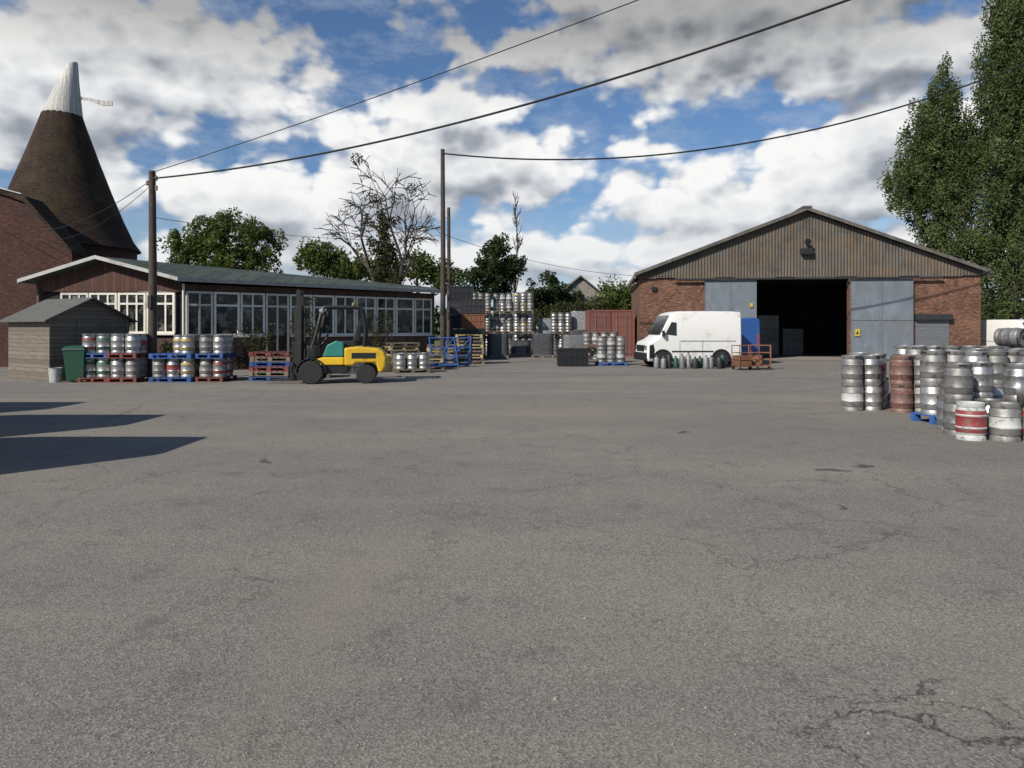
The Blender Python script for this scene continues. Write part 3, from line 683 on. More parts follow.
def wheel(g,x,y,r,wd,rimmat):
    T=Matrix.Translation((x,y,r))@Matrix.Rotation(math.radians(90),4,'X')
    mb=MB(); mb.lathe([(r*.6,-wd/2),(r*.92,-wd/2),(r,-wd*.3),(r,wd*.3),(r*.92,wd/2),(r*.6,wd/2)],28,0,T)
    for i in range(20):
        a=2*math.pi*i/20; T2=Matrix.Translation((x,y,r))@Matrix.Rotation(a,4,'Y'); mb.box((-.02,-wd*.45,r-.012),(.02,wd*.45,r+.012),0,T2)
    wh=part(mb,'wheel',['tyre'],g,40)
    mb=MB(); mb.lathe([(.05,-wd*.42),(r*.28,-wd*.44),(r*.34,-wd*.34),(r*.56,-wd*.34),(r*.6,-wd*.52),(r*.6,wd*.52),(r*.56,wd*.34),(r*.34,wd*.34),(r*.28,wd*.44),(.05,wd*.42)],20,0,T); part(mb,'rim',[rimmat],wh,40)
for s_ in (-1,1):
    wheel(g,-.78,s_*.50,.325,.24,'grey'); wheel(g,.69,s_*.46,.265,.20,'grey')
    mb=MB(); mb.tube([(-.46,s_*.5,2.02),(-.55,s_*.5,2.0)],[.06,.08],12); part(mb,'work_light',['bwhite'],g,40)
    mb=MB(); pts=[(-.78+.38*math.cos(a),.325+.38*math.sin(a)) for a in [math.pi*(i/8) for i in range(9)]]
    pts2=[(-.78+.41*math.cos(a),.325+.41*math.sin(a)) for a in [math.pi*(i/8) for i in range(9)]][::-1]
    mb.prism(pts+pts2,s_*.50-.12,s_*.50+.12); part(mb,'mudguard',['black'],g,0)
# ------------------------------------------------------------------ warehouse
YF=36.0; XL,XR=6.5,22.85; XM=14.65; ZE=4.25; ZR=7.5; YB=45.5; HW=8.6; DB=YB-YF
wh=thing('warehouse','large brick warehouse with corrugated gable and open doorway','building',(XM,YF,0),math.radians(-7))
def LB(mb,a,b,mi=0): return mb.box((a[0]-XM,a[1]-YF,a[2]),(b[0]-XM,b[1]-YF,b[2]),mi)
mb=MB(); LB(mb,(XL,YF,0),(12.3,YF+.3,4.2)); LB(mb,(16.75,YF,0),(XR,YF+.3,4.2)); LB(mb,(12.3,YF,4.05),(16.75,YF+.3,4.2))
LB(mb,(XL,YF+.3,0),(XL+.3,YB,ZE-.1)); LB(mb,(XR-.3,YF+.3,0),(XR,YB,ZE-.1)); LB(mb,(XL,YB,0),(XR,YB+.3,ZE))
part(mb,'wall',['brick'],wh,0)
mb=MB(); vs=[];fs=[]; n=0; x=XL-.1
def rz(x): return ZR-.06-(abs(x-XM))*(ZR-ZE)/HW
while x<XR+.1:
    y=-.12+(.03 if n%2 else -.025)
    vs+= [(x-XM,y,4.12+(.04 if (n//13)%3==1 else 0)),(x-XM,y,max(4.2,rz(x)))]; x+=.075; n+=1
for i in range(n-1): fs.append((2*i,2*i+2,2*i+3,2*i+1))
mb.add(vs,fs); part(mb,'gable_cladding',['gable'],wh,0)
mb=MB()
for s_ in (-1,1):
    vs=[];fs=[]
    xe=(XL-.25 if s_<0 else XR+.25)-XM; ze=ZR-abs(xe)*(ZR-ZE)/HW
    cols=int((YB-YF+.9)/.12)
    for i in range(cols):
        yy=-.40+i*.12; dz=.03 if i%2 else -.02
        vs+=[(0,yy,ZR+.04+dz),(xe,yy,ze+.04+dz)]
    for i in range(cols-1): fs.append((2*i,2*i+2,2*i+3,2*i+1) if s_<0 else (2*i,2*i+1,2*i+3,2*i+2))
    mb.add(vs,fs)
part(mb,'roof',['roofsheet'],wh,0)
for s_ in (-1,1):
    mb=MB()
    xe=(XL-.3 if s_<0 else XR+.3)-XM; ze=ZR-abs(xe)*(ZR-ZE)/HW
    mb.add([(0,-.45,ZR+.10),(xe,-.45,ze+.10),(xe,-.45,ze-.07),(0,-.45,ZR-.07),(0,-.41,ZR+.10),(xe,-.41,ze+.10),(xe,-.41,ze-.07),(0,-.41,ZR-.07)],[(0,1,2,3),(4,7,6,5),(0,4,5,1),(3,2,6,7),(1,5,6,2)])
    part(mb,'verge_trim',['roofsheet'],wh,0)
    mb=MB(); mb.box((min(xe,xe-s_*.12),-.3,ze-.16),(max(xe,xe-s_*.12),DB,ze-.05)); part(mb,'gutter',['grey'],wh,0)
mb=MB(); mb.box((-.22,-.49,ZR+.05),(.22,DB+.4,ZR+.14)); part(mb,'ridge_cap',['roofsheet'],wh,0)
for (a,b) in ((9.75,12.28),(16.78,19.7)):
    mb=MB(); LB(mb,(a,YF-.155,.06),(b,YF-.13,4.02)); d=part(mb,'sliding_door',['door'],wh,0)
    mb=MB()
    for z in (.05,1.98,3.95): LB(mb,(a,YF-.185,z),(b,YF-.157,z+.05))
    for xx in (a,(a+b)/2-.02,b-.04): LB(mb,(xx,YF-.18,.105),(xx+.04,YF-.158,1.975)); LB(mb,(xx,YF-.18,2.035),(xx+.04,YF-.158,3.945))
    part(mb,'frame',['door'],d,0)
mb=MB(); LB(mb,(8.2,YF-.3,4.03),(21,YF-.2,4.11)); part(mb,'door_rail',['dark'],wh,0)
mb=MB(); LB(mb,(19.85,YF-.06,.35),(21.4,YF-.003,2.0)); sh=part(mb,'roller_shutter',['shutter'],wh,0)
mb=MB(); LB(mb,(19.78,YF-.28,2.0),(21.47,YF-.003,2.28)); part(mb,'shutter_box',['dark'],sh,0,.01)
mb=MB(); mb.box((-.28,-.42,5.25),(.28,-.2,5.55)); part(mb,'flood_light',['black'],wh,0,.02)
mb=MB(); mb.tube([(0,-.2,5.95),(0,-.55,5.85)],[.05,.16],12); part(mb,'wall_lamp',['black'],wh,40)
mb=MB(); mb.box((16.95-XM,-.225,1.2),(17.2-XM,-.195,1.55),0); mb.add([(17.0-XM,-.228,1.3),(17.15-XM,-.228,1.3),(17.075-XM,-.228,1.45)],[(0,1,2)],1)
part(mb,'warning_sign',['signy','black'],wh,0)
mb=MB(); mb.box((12.3-XM-.36,-.225,2.65),(12.3-XM-.2,-.195,2.85),0); part(mb,'notice_board',['signy'],wh,0)
mb=MB(); mb.box((-7.55,-.12,3.5),(-7.3,-.003,3.7)); part(mb,'alarm_box',['black'],wh,0,.01)
E=DB-.1
mb=MB(); mb.box((-7.8,.32,.006),(7.85,E,.01)); part(mb,'floor',['concrete'],wh,0)
mb=MB(); mb.box((-7.84,.32,0.02),(-7.80,E,4.3)); mb.box((7.85,.32,.02),(7.88,E,4.3)); mb.box((-7.8,E-.05,.02),(7.85,E,4.3)); mb.box((-7.84,.32,4.3),(7.88,E,4.34)); mb.box((-7.8,.31,.02),(-2.4,.34,4.3)); mb.box((2.15,.31,.02),(7.85,.34,4.3)); part(mb,'inner_light_seal',['interior'],wh,0)  # dark box added inside the walls, closed on top against light leaks
for i,(x,y) in enumerate(((13.3,41.5),(15.0,42.6),(16.6,43))):
    for k in range(2+i%2): crate(x,y,k*.78+.012,1.2,1.0,.76,'grey','grey crate stacked inside the dark warehouse')
# ------------------------------------------------------------------ long low building
hb=thing('long_low_building','low timber office building with white window bands','building',(-12.0,26.1,0))
O=V((-12.0,26.1,0))
A=V((-17.35,26.25,0))-O; B=V((0,0,0)); C=V((-3.6,33.4,0))-O
FL=V((-17.72,25.8,3.32))-O; PK=V((-14.94,25.8,4.18))-O; FR=V((-11.86,25.55,3.38))-O; FE=V((-3.25,33.1,3.32))-O; Q=V((-4.1,38,3.74))-O; BL=V((-10,42,3.2))-O
TB,LB_=basis(B,C)
TA,LA=basis(A,B)
mb=MB()
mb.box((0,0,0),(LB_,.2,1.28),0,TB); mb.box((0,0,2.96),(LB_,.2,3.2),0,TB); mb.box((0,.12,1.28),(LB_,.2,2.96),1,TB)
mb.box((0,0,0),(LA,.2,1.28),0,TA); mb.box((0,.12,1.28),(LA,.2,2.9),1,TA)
back=V((-5.2,39,0))-O; bl=V((-10.5,41,0))-O
for P_,Q_ in ((C,back),(back,bl),(bl,A)):
    T_,L_=basis(P_,Q_); mb.box((0,0,0),(L_,.15,3.1),0,T_)
part(mb,'wall',['darkwall','interior'],hb,0)
mb=MB(); zt=2.92
mb.add([A+V((0,.0,zt)),B+V((0,0,zt)),B+V((0,0,3.28)),PK+V((0,.42,-.10)),A+V((0,0,3.28))],[(0,1,2,3,4)])
part(mb,'gable_boarding',['weather'],hb,0)
mb=MB(); mb.add([FR,FE,Q,PK,FL,BL],[(0,1,2,3),(4,3,2,5)]); dn=V((0,0,-.10))
mb.add([p+dn for p in (FR,FE,Q,PK,FL,BL)],[(3,2,1,0),(5,2,3,4)])
part(mb,'roof',['roofgreen'],hb,0)
def board(mb,p,q,h,t,up=0,mi=0):
    p=V(p);q=V(q); d=(q-p); n=V((-d.y,d.x,0)).normalized()*t; z1=V((0,0,up)); z0=V((0,0,up-h))
    vs=[p+z0,q+z0,q+z1,p+z1]; vs+=[v-n for v in vs]
    mb.add(vs,[(0,1,2,3),(4,7,6,5),(0,4,5,1),(3,2,6,7),(0,3,7,4),(1,5,6,2)],mi)
e_=V((0,-.005,0))
mb=MB(); board(mb,FL+e_,PK+e_,.13,.03,.03); part(mb,'fascia',['fascia'],hb,0)
mb=MB(); board(mb,PK+e_,FR+e_,.13,.03,.03); part(mb,'fascia',['fascia'],hb,0)
mb=MB(); e2=V((.01,-.01,0)); board(mb,FR+e2,FE+e2,.14,.03,.02); part(mb,'fascia',['grey'],hb,0,label='grey fascia and gutter along the long eave')
mb=MB(); mb.tube([B+V((.12,-.08,.1)),B+V((.12,-.08,3.2))],.045,10); part(mb,'downpipe',['frame'],hb,40)
def window(T,x0,x1,z0,z1,n,tr):
    mb=MB(); f=.075
    mb.box((x0,-.05,z0),(x0+f,.06,z1),0,T); mb.box((x1-f,-.05,z0),(x1,.06,z1),0,T)
    mb.box((x0+f,-.05,z0),(x1-f,.06,z0+f),0,T); mb.box((x0+f,-.05,z1-f),(x1-f,.06,z1),0,T)
    if tr: mb.box((x0+f,-.042,tr-.035),(x1-f,.055,tr+.035),0,T)
    for i in range(1,n):
        xx=x0+(x1-x0)*i/n
        mb.box((xx-.03,-.038,z0+f),(xx+.03,.05,(tr-.035) if tr else z1-f),0,T)
        if tr: mb.box((xx-.03,-.038,tr+.035),(xx+.03,.05,z1-f),0,T)
    w_=part(mb,'window',['frame'],hb,0)
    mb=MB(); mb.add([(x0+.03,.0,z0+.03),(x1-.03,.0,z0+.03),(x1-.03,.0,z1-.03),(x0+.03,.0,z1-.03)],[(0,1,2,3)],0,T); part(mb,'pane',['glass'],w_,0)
    mb=MB(); mb.box((x0-.02,-.12,z0-.055),(x1+.02,-.052,z0-.004),0,T); part(mb,'sill',['frame'],w_,0)
nb=11; pw=(LB_-.3)/nb
for i in range(nb):
    x0=.15+i*pw
    window(TB,x0+.02,x0+pw-.02,1.30 if i!=3 else .5,2.95,2 if i%4!=1 else 1,2.45)
pw2=(LA-1.1)/4
for i in range(4):
    x0=.9+i*pw2
    window(TA,x0+.02,x0+pw2-.02,1.40,2.88,3,2.48)
# ------------------------------------------------------------------ shed
sd=thing('garden_shed','weathered timber shed with grey green felt roof','shed',(-13.8,21.5,0))
d1=V((1.3,1.9,0)).normalized(); d2=V((-1.9,1.3,0)).normalized(); WS=2.3; LS=2.9
def sp(a,b,z): return d1*a+d2*b+V((0,0,z))
ze,zr=1.9,2.5
mb=MB(); mb.add([sp(0,0,.08),sp(0,LS,.08),sp(0,LS,ze),sp(0,0,ze)],[(0,1,2,3)])
mb.add([sp(0,0,.08),sp(WS,0,.08),sp(WS,0,ze),sp(WS/2,0,zr),sp(0,0,ze)],[(0,1,2,3,4)])
mb.add([sp(0,LS,.08),sp(WS,LS,.08),sp(WS,LS,ze),sp(WS/2,LS,zr),sp(0,LS,ze)],[(4,3,2,1,0)])
mb.add([sp(WS,0,.08),sp(WS,LS,.08),sp(WS,LS,ze),sp(WS,0,ze)],[(3,2,1,0)])
part(mb,'wall',['shed'],sd,0)
mb=MB()
def slab(a0,z0,a1,z1):
    b0,b1=-.2,LS+.15
    vs=[sp(a0,b0,z0),sp(a1,b0,z1),sp(a1,b1,z1),sp(a0,b1,z0)]; vs+=[v+V((0,0,.045)) for v in vs]
    mb.add(vs,[(0,3,2,1),(4,5,6,7),(0,1,5,4),(1,2,6,5),(2,3,7,6),(3,0,4,7)])
slab(-.22,ze-.115,WS/2,zr+.01); slab(WS/2,zr+.01,WS+.22,ze-.115)
part(mb,'roof',['felt'],sd,0)
mb=MB(); T=Matrix(((d1.x,d2.x,0,0),(d1.y,d2.y,0,0),(0,0,1,0),(0,0,0,1)))
mb.box((-.03,-.03,.05),(.06,.0,ze),0,T); mb.box((WS-.06,-.03,.05),(WS+.03,0,ze),0,T); mb.box((0,-.04,0),(WS,LS,.08),0,T)
part(mb,'corner_trim',['shed'],sd,0)
mb=MB(); mb.box((.75,-.04,.1),(1.55,-.01,1.85),0,T); dd=part(mb,'door',['shed'],sd,0)
mb=MB(); mb.box((1.42,-.07,.95),(1.48,-.041,1.1),0,T); part(mb,'handle',['dark'],dd,0)
g=thing('wheelie_bin','dark green wheelie bin standing by the timber shed','bin',(-12.85,21.35,0),.15)
mb=MB(); mb.add([(-.24,-.26,.06),(.24,-.26,.06),(.24,.26,.06),(-.24,.26,.06),(-.30,-.36,.98),(.30,-.36,.98),(.30,.36,.98),(-.30,.36,.98)],[(0,3,2,1),(4,5,6,7),(0,1,5,4),(1,2,6,5),(2,3,7,6),(3,0,4,7)]); mb.box((-.32,-.38,.94),(.32,.38,.985)); part(mb,'body',['green'],g,0,.02)
mb=MB(); mb.add([(-.32,-.40,.99),(.32,-.40,.99),(.32,.40,1.0),(-.32,.40,1.0),(-.26,-.30,1.07),(.26,-.30,1.07),(.26,.38,1.09),(-.26,.38,1.09)],[(0,3,2,1),(4,5,6,7),(0,1,5,4),(1,2,6,5),(2,3,7,6),(3,0,4,7)]); part(mb,'lid',['green'],g,0,.02)
for s_ in (-1,1):
    mb=MB(); mb.tube([(s_*.27,.28,.1),(s_*.33,.28,.1)],.1,16); part(mb,'wheel',['tyre'],g,40)
mb=MB(); mb.lathe([(.12,0),(.15,0),(.18,.42),(.19,.43),(.17,.43),(.14,.05)],18); o=obj('plastic_tub',mb.mesh('tub',['bwhite'],40),None,(-13.45,21.2,0)); tag(o,'small white plastic tub beside the bin','tub')
# ------------------------------------------------------------------ oast house
ok=thing('oast_house','oast house with conical tiled kiln roof and white cowl','building',(-21.25,34,0))
mb=MB(); mb.lathe([(3.15,0),(3.15,5.35)],48); part(mb,'kiln_wall',['brickold'],ok,30)
mb=MB(); prof=[(3.05,5.25),(3.34,5.30),(3.02,5.75),(2.58,6.75),(2.08,8.05),(1.56,9.5),(1.05,11.0),(.84,11.66)]
mb.lathe(prof,48); kr=mb.mesh('kiln roof',['tiles'],30)
ul=kr.uv_layers[0]
for p in kr.polygons:
    a0=math.atan2(p.center.y,p.center.x)
    for li in p.loop_indices:
        c_=kr.vertices[kr.loops[li].vertex_index].co; a=math.atan2(c_.y,c_.x)
        while a-a0>math.pi: a-=2*math.pi
        while a-a0<-math.pi: a+=2*math.pi
        ul.data[li].uv=(a*2.4,c_.z*1.1)
obj('kiln_roof',kr,ok)
mb=MB(); n=20; vs=[];fs=[]
for (dx,z,r,sl_) in [(0,0,.86,0),(.15,.83,.65,0),(.30,1.66,.44,0),(.46,2.42,.25,.5)]:
    for k in range(n):
        a=2*math.pi*k/n; vs.append((dx+r*math.cos(a),r*math.sin(a),11.6+z+r*sl_*math.cos(a)))
for i in range(3):
    for k in range(n): fs.append((i*n+k,i*n+(k+1)%n,(i+1)*n+(k+1)%n,(i+1)*n+k))
fs.append(tuple(3*n+k for k in range(n)))
mb.add(vs,fs); cw=part(mb,'cowl',['cowl'],ok,40)
mb=MB(); mb.prism([(.35,12.62),(2.0,12.34),(2.35,12.34),(2.4,12.10),(1.9,12.10),(1.2,12.36),(.35,12.42)],-.03,.03); part(mb,'vane_arm',['cowl'],cw,0)
wg=thing('brick_barn','old red brick barn with dark tiled roof beside the kiln','building',(-21,29.6,0))
mb=MB(); mb.add([(-8,0,0),(2.9,0,0),(2.9,0,4.75),(1.05,0,6.85),(0,0,7.2),(-2,0,7.7),(-8,0,4.5)],[(0,1,2,3,4,5,6)])
mb.add([(2.9,0,0),(2.9,1.0,0),(2.9,1.0,4.75),(2.9,0,4.75)],[(0,1,2,3)])
part(mb,'wall',['brickold'],wg,0)
mb=MB(); mb.prism([(2.98,4.62),(2.98,4.78),(1.05,6.98),(0,7.34),(-2,7.85),(-8,4.7),(-8,4.5),(-2,7.62),(0,7.12),(1.0,6.78)],-.15,1.0); part(mb,'roof',['tiles'],wg,0)
mb=MB(); mb.prism([(-.4,7.42),(.95,7.07),(.95,7.11),(-.4,7.47)],-.22,-.155); part(mb,'eave_board',['fascia'],wg,0)
# ------------------------------------------------------------------ poles and cables
def pole(x,y,h,r,label,ins=True,rot=0):
    g=thing('telegraph_pole',label,'pole',(x,y,0),rot)
    mb=MB(); mb.tube([(0,0,0),(.02,0,h*.5),(0,0,h)],[r,r*.88,r*.72],12); part(mb,'post',['polewood'],g,40)
    if ins:
        for xx,zz in ((.14,h-.2),(-.14,h-.35),(.14,h-.5)):
            mb=MB(); mb.lathe([(.03,zz-.1),(.045,zz-.06),(.03,zz-.03),(.05,zz),(.03,zz+.04),(.02,zz+.06)],10,0,Matrix.Translation((xx,-.02,0))); mb.tube([(0,-.02,zz-.12),(xx,-.02,zz-.08)],.012,6); part(mb,'insulator',['porcelain'],g,40)
    mb=MB(); mb.box((-.06,-r-.05,2.2),(.06,-r+.02,2.6)); part(mb,'cable_box',['dark'],g,0,.01)
    return g
pole(-11.0,22.0,6.4,.135,'weathered timber telegraph pole before the low building')
pole(-2.95,30.6,9.2,.12,'tall timber telegraph pole at the building end',False)
pole(-4.05,46,9.3,.14,'timber telegraph pole behind the low building',False)
pole(10.6,12,10.5,.14,'timber telegraph pole at the side of the yard')
pole(25,27,14.3,.14,'timber telegraph pole near the warehouse corner',False)
def cable(p,q,sag,r,label):
    p=V(p);q=V(q); pts=[]
    for i in range(41):
        t=i/40; v=p.lerp(q,t); v.z-=4*sag*t*(1-t); pts.append(v)
    mb=MB(); mb.tube(pts,r,6); o=obj('overhead_cable',mb.mesh('cable',['wire'],40,uv=False)); tag(o,label,'cable'); return o
cable((-10.95,21.9,6.15),(10.6,12,9.0),.85,.026,'thick black overhead cable between two telegraph poles')
cable((-11,21.9,6.32),(10.6,12,10.45),.25,.012,'thin black overhead wire between two telegraph poles')
cable((-2.95,30.5,9.0),(25,27,14.1),2.25,.034,'black overhead cable sagging from the tall pole')
cable((-11,22,6.15),(-21,29.7,5.6),.6,.011,'thin overhead wire to the brick barn')
cable((-11,22,6.0),(-19.5,29.7,5.2),.5,.009,'thin overhead wire to the brick barn')
cable((-11,22.1,5.0),(-4.05,46,7.6),.5,.010,'thin overhead wire along the low building')
cable((-2.95,30.7,5.6),(8,36.2,4.2),.5,.010,'thin overhead wire to the warehouse')
cable((-4.05,46,8.9),(-2.95,30.6,6.6),.3,.010,'thin overhead wire between the two poles')
# ------------------------------------------------------------------ trees
def leaves(mb,c,r3,nl,size,rr=R):
    for _ in range(nl):
        while True:
            p=V((rr.uniform(-1,1),rr.uniform(-1,1),rr.uniform(-1,1)))
            if p.length<=1: break
        p=V((c[0]+p.x*r3[0],c[1]+p.y*r3[1],c[2]+p.z*r3[2]))
        a=V((rr.gauss(0,1),rr.gauss(0,1),rr.gauss(0,1))).normalized(); b=a.cross(V((rr.gauss(0,1),rr.gauss(0,1),rr.gauss(0,1)))).normalized()
        s=size*rr.uniform(.6,1.3)
        o=len(mb.v)
        mb.v+= [tuple(p-a*s*.5),tuple(p+b*s*.28),tuple(p+a*s*.5),tuple(p-b*s*.28)]
        mb.f.append((o,o+1,o+2,o+3)); mb.m.append(0)
def tree(label,base,ells,mat,clumps,perclump,size,cr=(.35,.8),tr=.35,zs=1.0,name='tree'):
    g=thing(name,label,'tree',base)
    b=V(base)
    top=max(e[2]+e[5]*.5 for e in ells)
    mb=MB(); cx=sum(e[0] for e in ells)/len(ells)-b.x
    mb.tube([(0,0,0),(cx*.3,0,top*.35),(cx*.8,.1,top*.65),(cx,0,top*.95)],[tr,tr*.75,tr*.45,tr*.1],9)
    for e in ells:
        ev=V((e[0],e[1],e[2]))-b; z_=max(.8,min(ev.z*.55,ev.z-1)); s=V((cx*.5*z_/top,0,z_))
        md=s.lerp(ev,.5)+V((R.uniform(-.3,.3),R.uniform(-.3,.3),.3)); mb.tube([s,md,ev],[tr*.35,tr*.2,tr*.06],6)
        for _ in range(5):
            d=V((R.uniform(-1,1)*e[3],R.uniform(-1,1)*e[4],R.uniform(-.4,1)*e[5])); mb.tube([md.lerp(ev,.5),ev+d*.8],[tr*.1,.01],4)
    part(mb,'trunk',['bark'],g,40)
    mb=MB()
    tot=sum(e[3]*e[5] for e in ells)
    for e in ells:
        n=max(4,int(clumps*e[3]*e[5]/tot))
        for _ in range(n):
            d=V((R.gauss(0,1),R.gauss(0,1),R.gauss(0,1))).normalized()*(R.random()**.4)
            c=V((e[0]+d.x*e[3],e[1]+d.y*e[4],e[2]+d.z*e[5]))-b
            q=R.uniform(*cr); leaves(mb,c,(q,q,q*zs*R.uniform(.8,1.2)),perclump,size)
    obj('crown',mb.mesh('crown',[mat],0,uv=False),g)
    return g
Y=50
tree('tall poplar tree with ragged crown behind the warehouse',(30,Y,0),[(30.1,Y,17.0,1.0,1.3,3.4),(28.8,Y,14.4,1.6,1.6,3.0),(27.4,Y,11.6,1.4,1.4,1.9),(29.5,Y,10.8,2.0,1.8,3.2),(30.6,Y,7.0,2.2,2,3),(31.2,Y,13.0,1.3,1.4,3.8)],'leafB',660,125,.18,(.25,.55),.35,2.3)
tree('very tall dense poplar tree behind the warehouse',(34,Y-1,0),[(33.9,Y-1,22.3,1.6,1.6,4.5),(33.2,Y-1,17.4,1.8,2,4.5),(35.2,Y-1,17.4,2.3,2,5),(32.9,Y-1,11.9,1.9,2,4.5),(35.2,Y-1,10.5,2.5,2,4.5),(33.8,Y-1,5.2,2.5,2,4),(36.5,Y-1,21,1.8,1.8,5)],'leafB',1150,120,.18,(.25,.6),.45,2.3)
tree('round green tree behind the low building',(-24,60,0),[(-26.8,60,8.3,2.2,2,1.7),(-24,60,9.4,2.6,2.2,2.0),(-21.2,60,8.7,2.2,2,1.7),(-24,60,6.6,5.0,2.5,1.8)],'leafA',270,85,.26,(.35,.75))
tree('small green tree behind the low building',(-15.6,60,0),[(-16.1,60,7.4,1.9,1.6,1.6),(-13.2,60,6.6,2.2,1.6,1.1)],'leafA',120,70,.28)
tree('small green tree beside the telegraph pole',(-7.6,62,0),[(-8.2,62,6.6,2.0,1.6,1.4),(-5.8,62,6.0,1.6,1.6,1.5),(-10.8,62,6.2,1.8,1.4,1.1)],'leafA',120,65,.28)
tree('dark evergreen tree behind the keg stacks',(-1.3,55,0),[(-1.5,55,5.4,2.3,1.8,1.5),(-.6,55,6.4,1.6,1.2,1.0),(-1.3,55,7.4,1.0,1.2,.9),(-.9,55,8.2,.4,.5,.5)],'leafC',150,75,.24,(.3,.55),.25)
tree('low bushy tree near the barn',(2.9,60,0),[(2.9,60,4.6,1.6,1.4,1.4),(4.6,62,4.0,1.4,1.4,1.2),(1.6,60,3.4,1.5,1.3,1.3)],'leafC',90,70,.26)
tree('bushy tree beyond the warehouse corner',(9.0,57,0),[(8.2,57,4.0,1.5,1.5,1.2),(9.6,58,3.6,1.6,1.5,1.2),(7.2,57,2.6,1.6,1.5,1.4)],'leafA',110,70,.26)
tree('leafy hedge tree behind the red container',(5.0,54,0),[(5.2,54,2.6,2.2,1.4,1.1),(3.0,54,2.4,1.8,1.4,1.0)],'leafD',90,70,.24)
def bare(label,base,h,r0,seed,spread=.55,leaf=None,levels=6,up=.05,minr=.018,f0=.3,pl=.2,wx=1.0):
    rr=random.Random(seed); g=thing('bare_tree',label,'tree',base); mb=MB(); ends=[]
    def grow(p,d,L,r,k):
        n=3; pts=[p]; rs=[max(r,minr)]; q=p
        u_=up if k<4 else -.06
        for i in range(n):
            d=(d+V((rr.uniform(-.2,.2),rr.uniform(-.2,.2),rr.uniform(-.04,.08)+u_))).normalized(); q=q+d*L/n; pts.append(q); rs.append(max(minr*.6,r*(1-.3*(i+1)/n)))
        mb.tube(pts,rs,8 if k<2 else 3,0,k<1)
        ends.append((q,k))
        if k>=levels: return
        m=3 if k==0 else rr.choice((2,3,3))
        for _ in range(m):
            ax=V((rr.uniform(-1,1),rr.uniform(-1,1),rr.uniform(-.3,.2))).normalized()
            nd_=(d+ax*rr.uniform(spread*.7,spread*1.5)).normalized()
            grow(pts[rr.choice((2,3,3))],nd_,L*rr.uniform(.66,.86),rs[-1]*rr.uniform(.6,.85),k+1)
    grow(V((0,0,0)),V((0,0,1)),h*f0,r0,0)
    zmax=max(e[0].z for e in ends); k_=h/zmax
    mx=sum(e[0].x for e in ends)/len(ends)
    def tf(x,y,z):
        zz=z*k_; return ((x-mx*min(1,zz/6))*wx,y*wx,zz)
    mb.v=[tf(x,y,z) for x,y,z in mb.v]
    part(mb,'branches',['bark'],g,40)
    if leaf:
        ml=MB()
        for e,kk in ends:
            q=tf(e.x,e.y,e.z)
            if kk>=3 and q[2]<h*.6 and rr.random()<pl: leaves(ml,q,(.4,.4,.35),16,.2,rr)
            if kk>=4 and q[2]>h*.68 and rr.random()<.016: leaves(ml,(q[0],q[1],q[2]-.3),(.42,.42,.42),150,.14,rr)
        for e,n in leaf:
            for _ in range(n):
                dd=V((rr.gauss(0,.5),rr.gauss(0,.5),rr.gauss(0,.5))); leaves(ml,(e[0]+dd.x*e[3],e[1]+dd.y*e[3],e[2]+dd.z*e[4]),(.4,.4,.35),36,.2,rr)
        obj('ivy',ml.mesh('ivy',['leafD'],0,uv=False),g)
    return g
bare('half dead tree with bare branches and ivy clad trunk',(-8.5,48,0),12.4,.5,5,.75,[((0,0,5.6,1.1,1.8),60),((0,0,7.4,.7,1.6),40),((.0,0,8.8,.4,.8),14),((.3,0,4,1.9,1.2),38)],6,.07,.036,.3,.12,.78)
def snag(label,base,h,r0,seed):
    rr=random.Random(seed); g=thing('bare_tree',label,'tree',base); mb=MB()
    pts=[V((.12*math.sin(i*1.3),0,h*i/9)) for i in range(10)]
    mb.tube(pts,[r0*(1-.85*i/9) for i in range(10)],7)
    for i in range(34):
        t=rr.uniform(.3,.97); k=t*9; p=pts[int(k)].lerp(pts[min(9,int(k)+1)],k-int(k)); a=rr.uniform(0,6.28); L=(1.25-t)*rr.uniform(.8,2.0)
        d=V((math.cos(a)*.6,math.sin(a)*.6,.8)); m=p+d*L*.5; e=p+d*L+V((0,0,.3)); mb.tube([p,m,e],[.045,.03,.018],4)
        for _ in range(3):
            d2=V((rr.uniform(-1,1),rr.uniform(-1,1),.9)).normalized(); mb.tube([m,m+d2*L*.5],[.022,.014],3)
    part(mb,'branches',['bark'],g,40); return g
snag('thin leafless single stemmed tree behind the yard',(.35,60,0),13,.15,9)
mb=MB()
for i in range(900):
    x=R.uniform(-95,70); y=R.uniform(88,100); hgt=4.2+1.6*math.sin(x*.21)+1.1*math.sin(x*.53+1)
    leaves(mb,(x,y,R.uniform(0,1)**.7*max(1.5,hgt)),(1.3,1.3,1.0),24,.75)
o=obj('distant_wood',mb.mesh('wood',['leafC'],0,uv=False)); o['kind']='stuff'; o['label']='dark hedgerow and distant wood beyond the yard'; o['category']='trees'
def shrub(x,y,h,r,label,mat='leafD'):
    g=thing('shrub',label,'plant',(x,y,0)); mb=MB()
    for i in range(9):
        a=R.uniform(0,6.28); mb.tube([(0,0,0),(math.cos(a)*r*.4,math.sin(a)*r*.4,h*.5),(math.cos(a)*r*.8,math.sin(a)*r*.8,h*R.uniform(.7,1))],[.02,.015,.006],5)
    part(mb,'stems',['bark'],g,40); mb=MB()
    for i in range(34):
        a=R.uniform(0,6.28); q=R.random()**.5*r; leaves(mb,(math.cos(a)*q,math.sin(a)*q,R.uniform(.25,1)*h),(.18,.18,.2),32,.09)
    obj('foliage',mb.mesh('f',[mat],0,uv=False),g)
shrub(-8.15,22.6,1.6,.6,'scruffy shrub growing beside the low building')
shrub(-7.0,24.6,2.6,.5,'tall climbing plant against the low building')
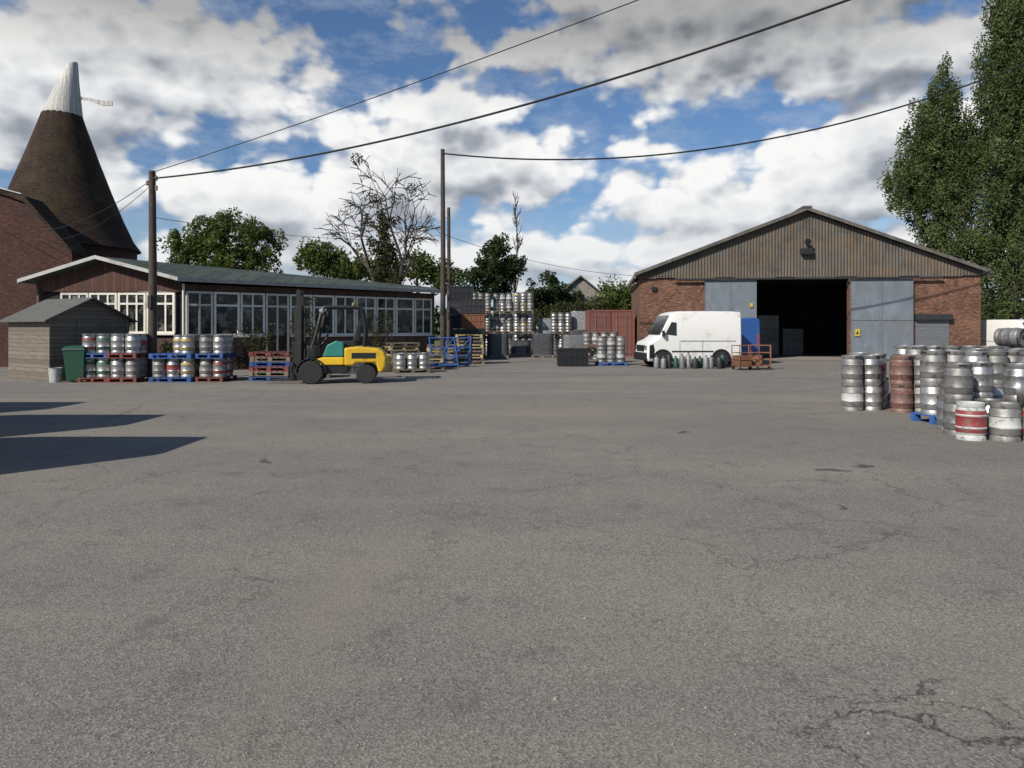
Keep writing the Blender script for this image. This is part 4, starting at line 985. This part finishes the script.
shrub(-10.9,22.6,1.0,.4,'weedy plant at the foot of the pole')
shrub(-5.2,28.6,2.2,.5,'tall climbing plant against the low building')
g=thing('distant_barn','old barn with grey pitched roof behind the yard','building',(5.9,62,0))
mb=MB(); mb.prism([(-2.2,0),(2.2,0),(2.2,4.1),(0,5.9),(-2.2,4.1)],0,8); part(mb,'wall',['concrete'],g,0)
mb=MB(); mb.prism([(-2.5,3.95),(0,6.0),(2.5,3.95),(2.5,4.1),(0,6.15),(-2.5,4.1)],-.3,8.3); part(mb,'roof',['roofsheet'],g,0)
for i in range(12):
    mb=MB(); hh=R.uniform(.7,1.0); mb.lathe([(a,b*hh*.8) for a,b in [(.10,0),(.11,.02),(.115,.1),(.115,.62),(.09,.70),(.03,.74),(.03,.80),(.05,.80),(.05,.84),(.02,.84)]],14)
    c_=['grey','steeldull','dark','green'][i%4]
    o=obj('gas_cylinder',mb.mesh('gas',[c_],40,uv=False),None,(5.75+i*.24+R.uniform(-.05,.05),28.5+R.uniform(-.2,.2),0)); tag(o,{'grey':'grey','steeldull':'steel','green':'green','dark':'black'}[c_]+' gas cylinder standing before the white van','gas cylinder','gas cylinders by the white van')
def trolley(x,y,rot,label):
    g=thing('cage_trolley',label,'trolley',(x,y,0),rot)
    mb=MB()
    for a in (-.4,.4):
        for b in (-.3,.3): mb.tube([(a,b,.14),(a,b,.95)],.018,6)
    for z in (.18,.4,.65,.93):
        for b in (-.3,.3): mb.tube([(-.4,b,z),(.4,b,z)],.014,6)
        for a in (-.4,.4): mb.tube([(a,-.3,z),(a,.3,z)],.014,6)
    part(mb,'frame',['rust'],g,40)
    mb=MB(); mb.box((-.42,-.32,.13),(.42,.32,.16)); mb.box((-.38,-.28,.162),(.1,.28,.55)); part(mb,'shelf',['rust'],g,0)
    for a in (-.36,.36):
        for b in (-.26,.26):
            mb=MB(); mb.tube([(a,b-.015,.06),(a,b+.015,.06)],.058,12); part(mb,'wheel',['tyre'],g,40)
trolley(8.95,27.6,.2,'rusty brown cage trolley beside the white van')
trolley(9.6,27.9,-.3,'rusty red cage trolley by the warehouse door')
print('kegs',nk)
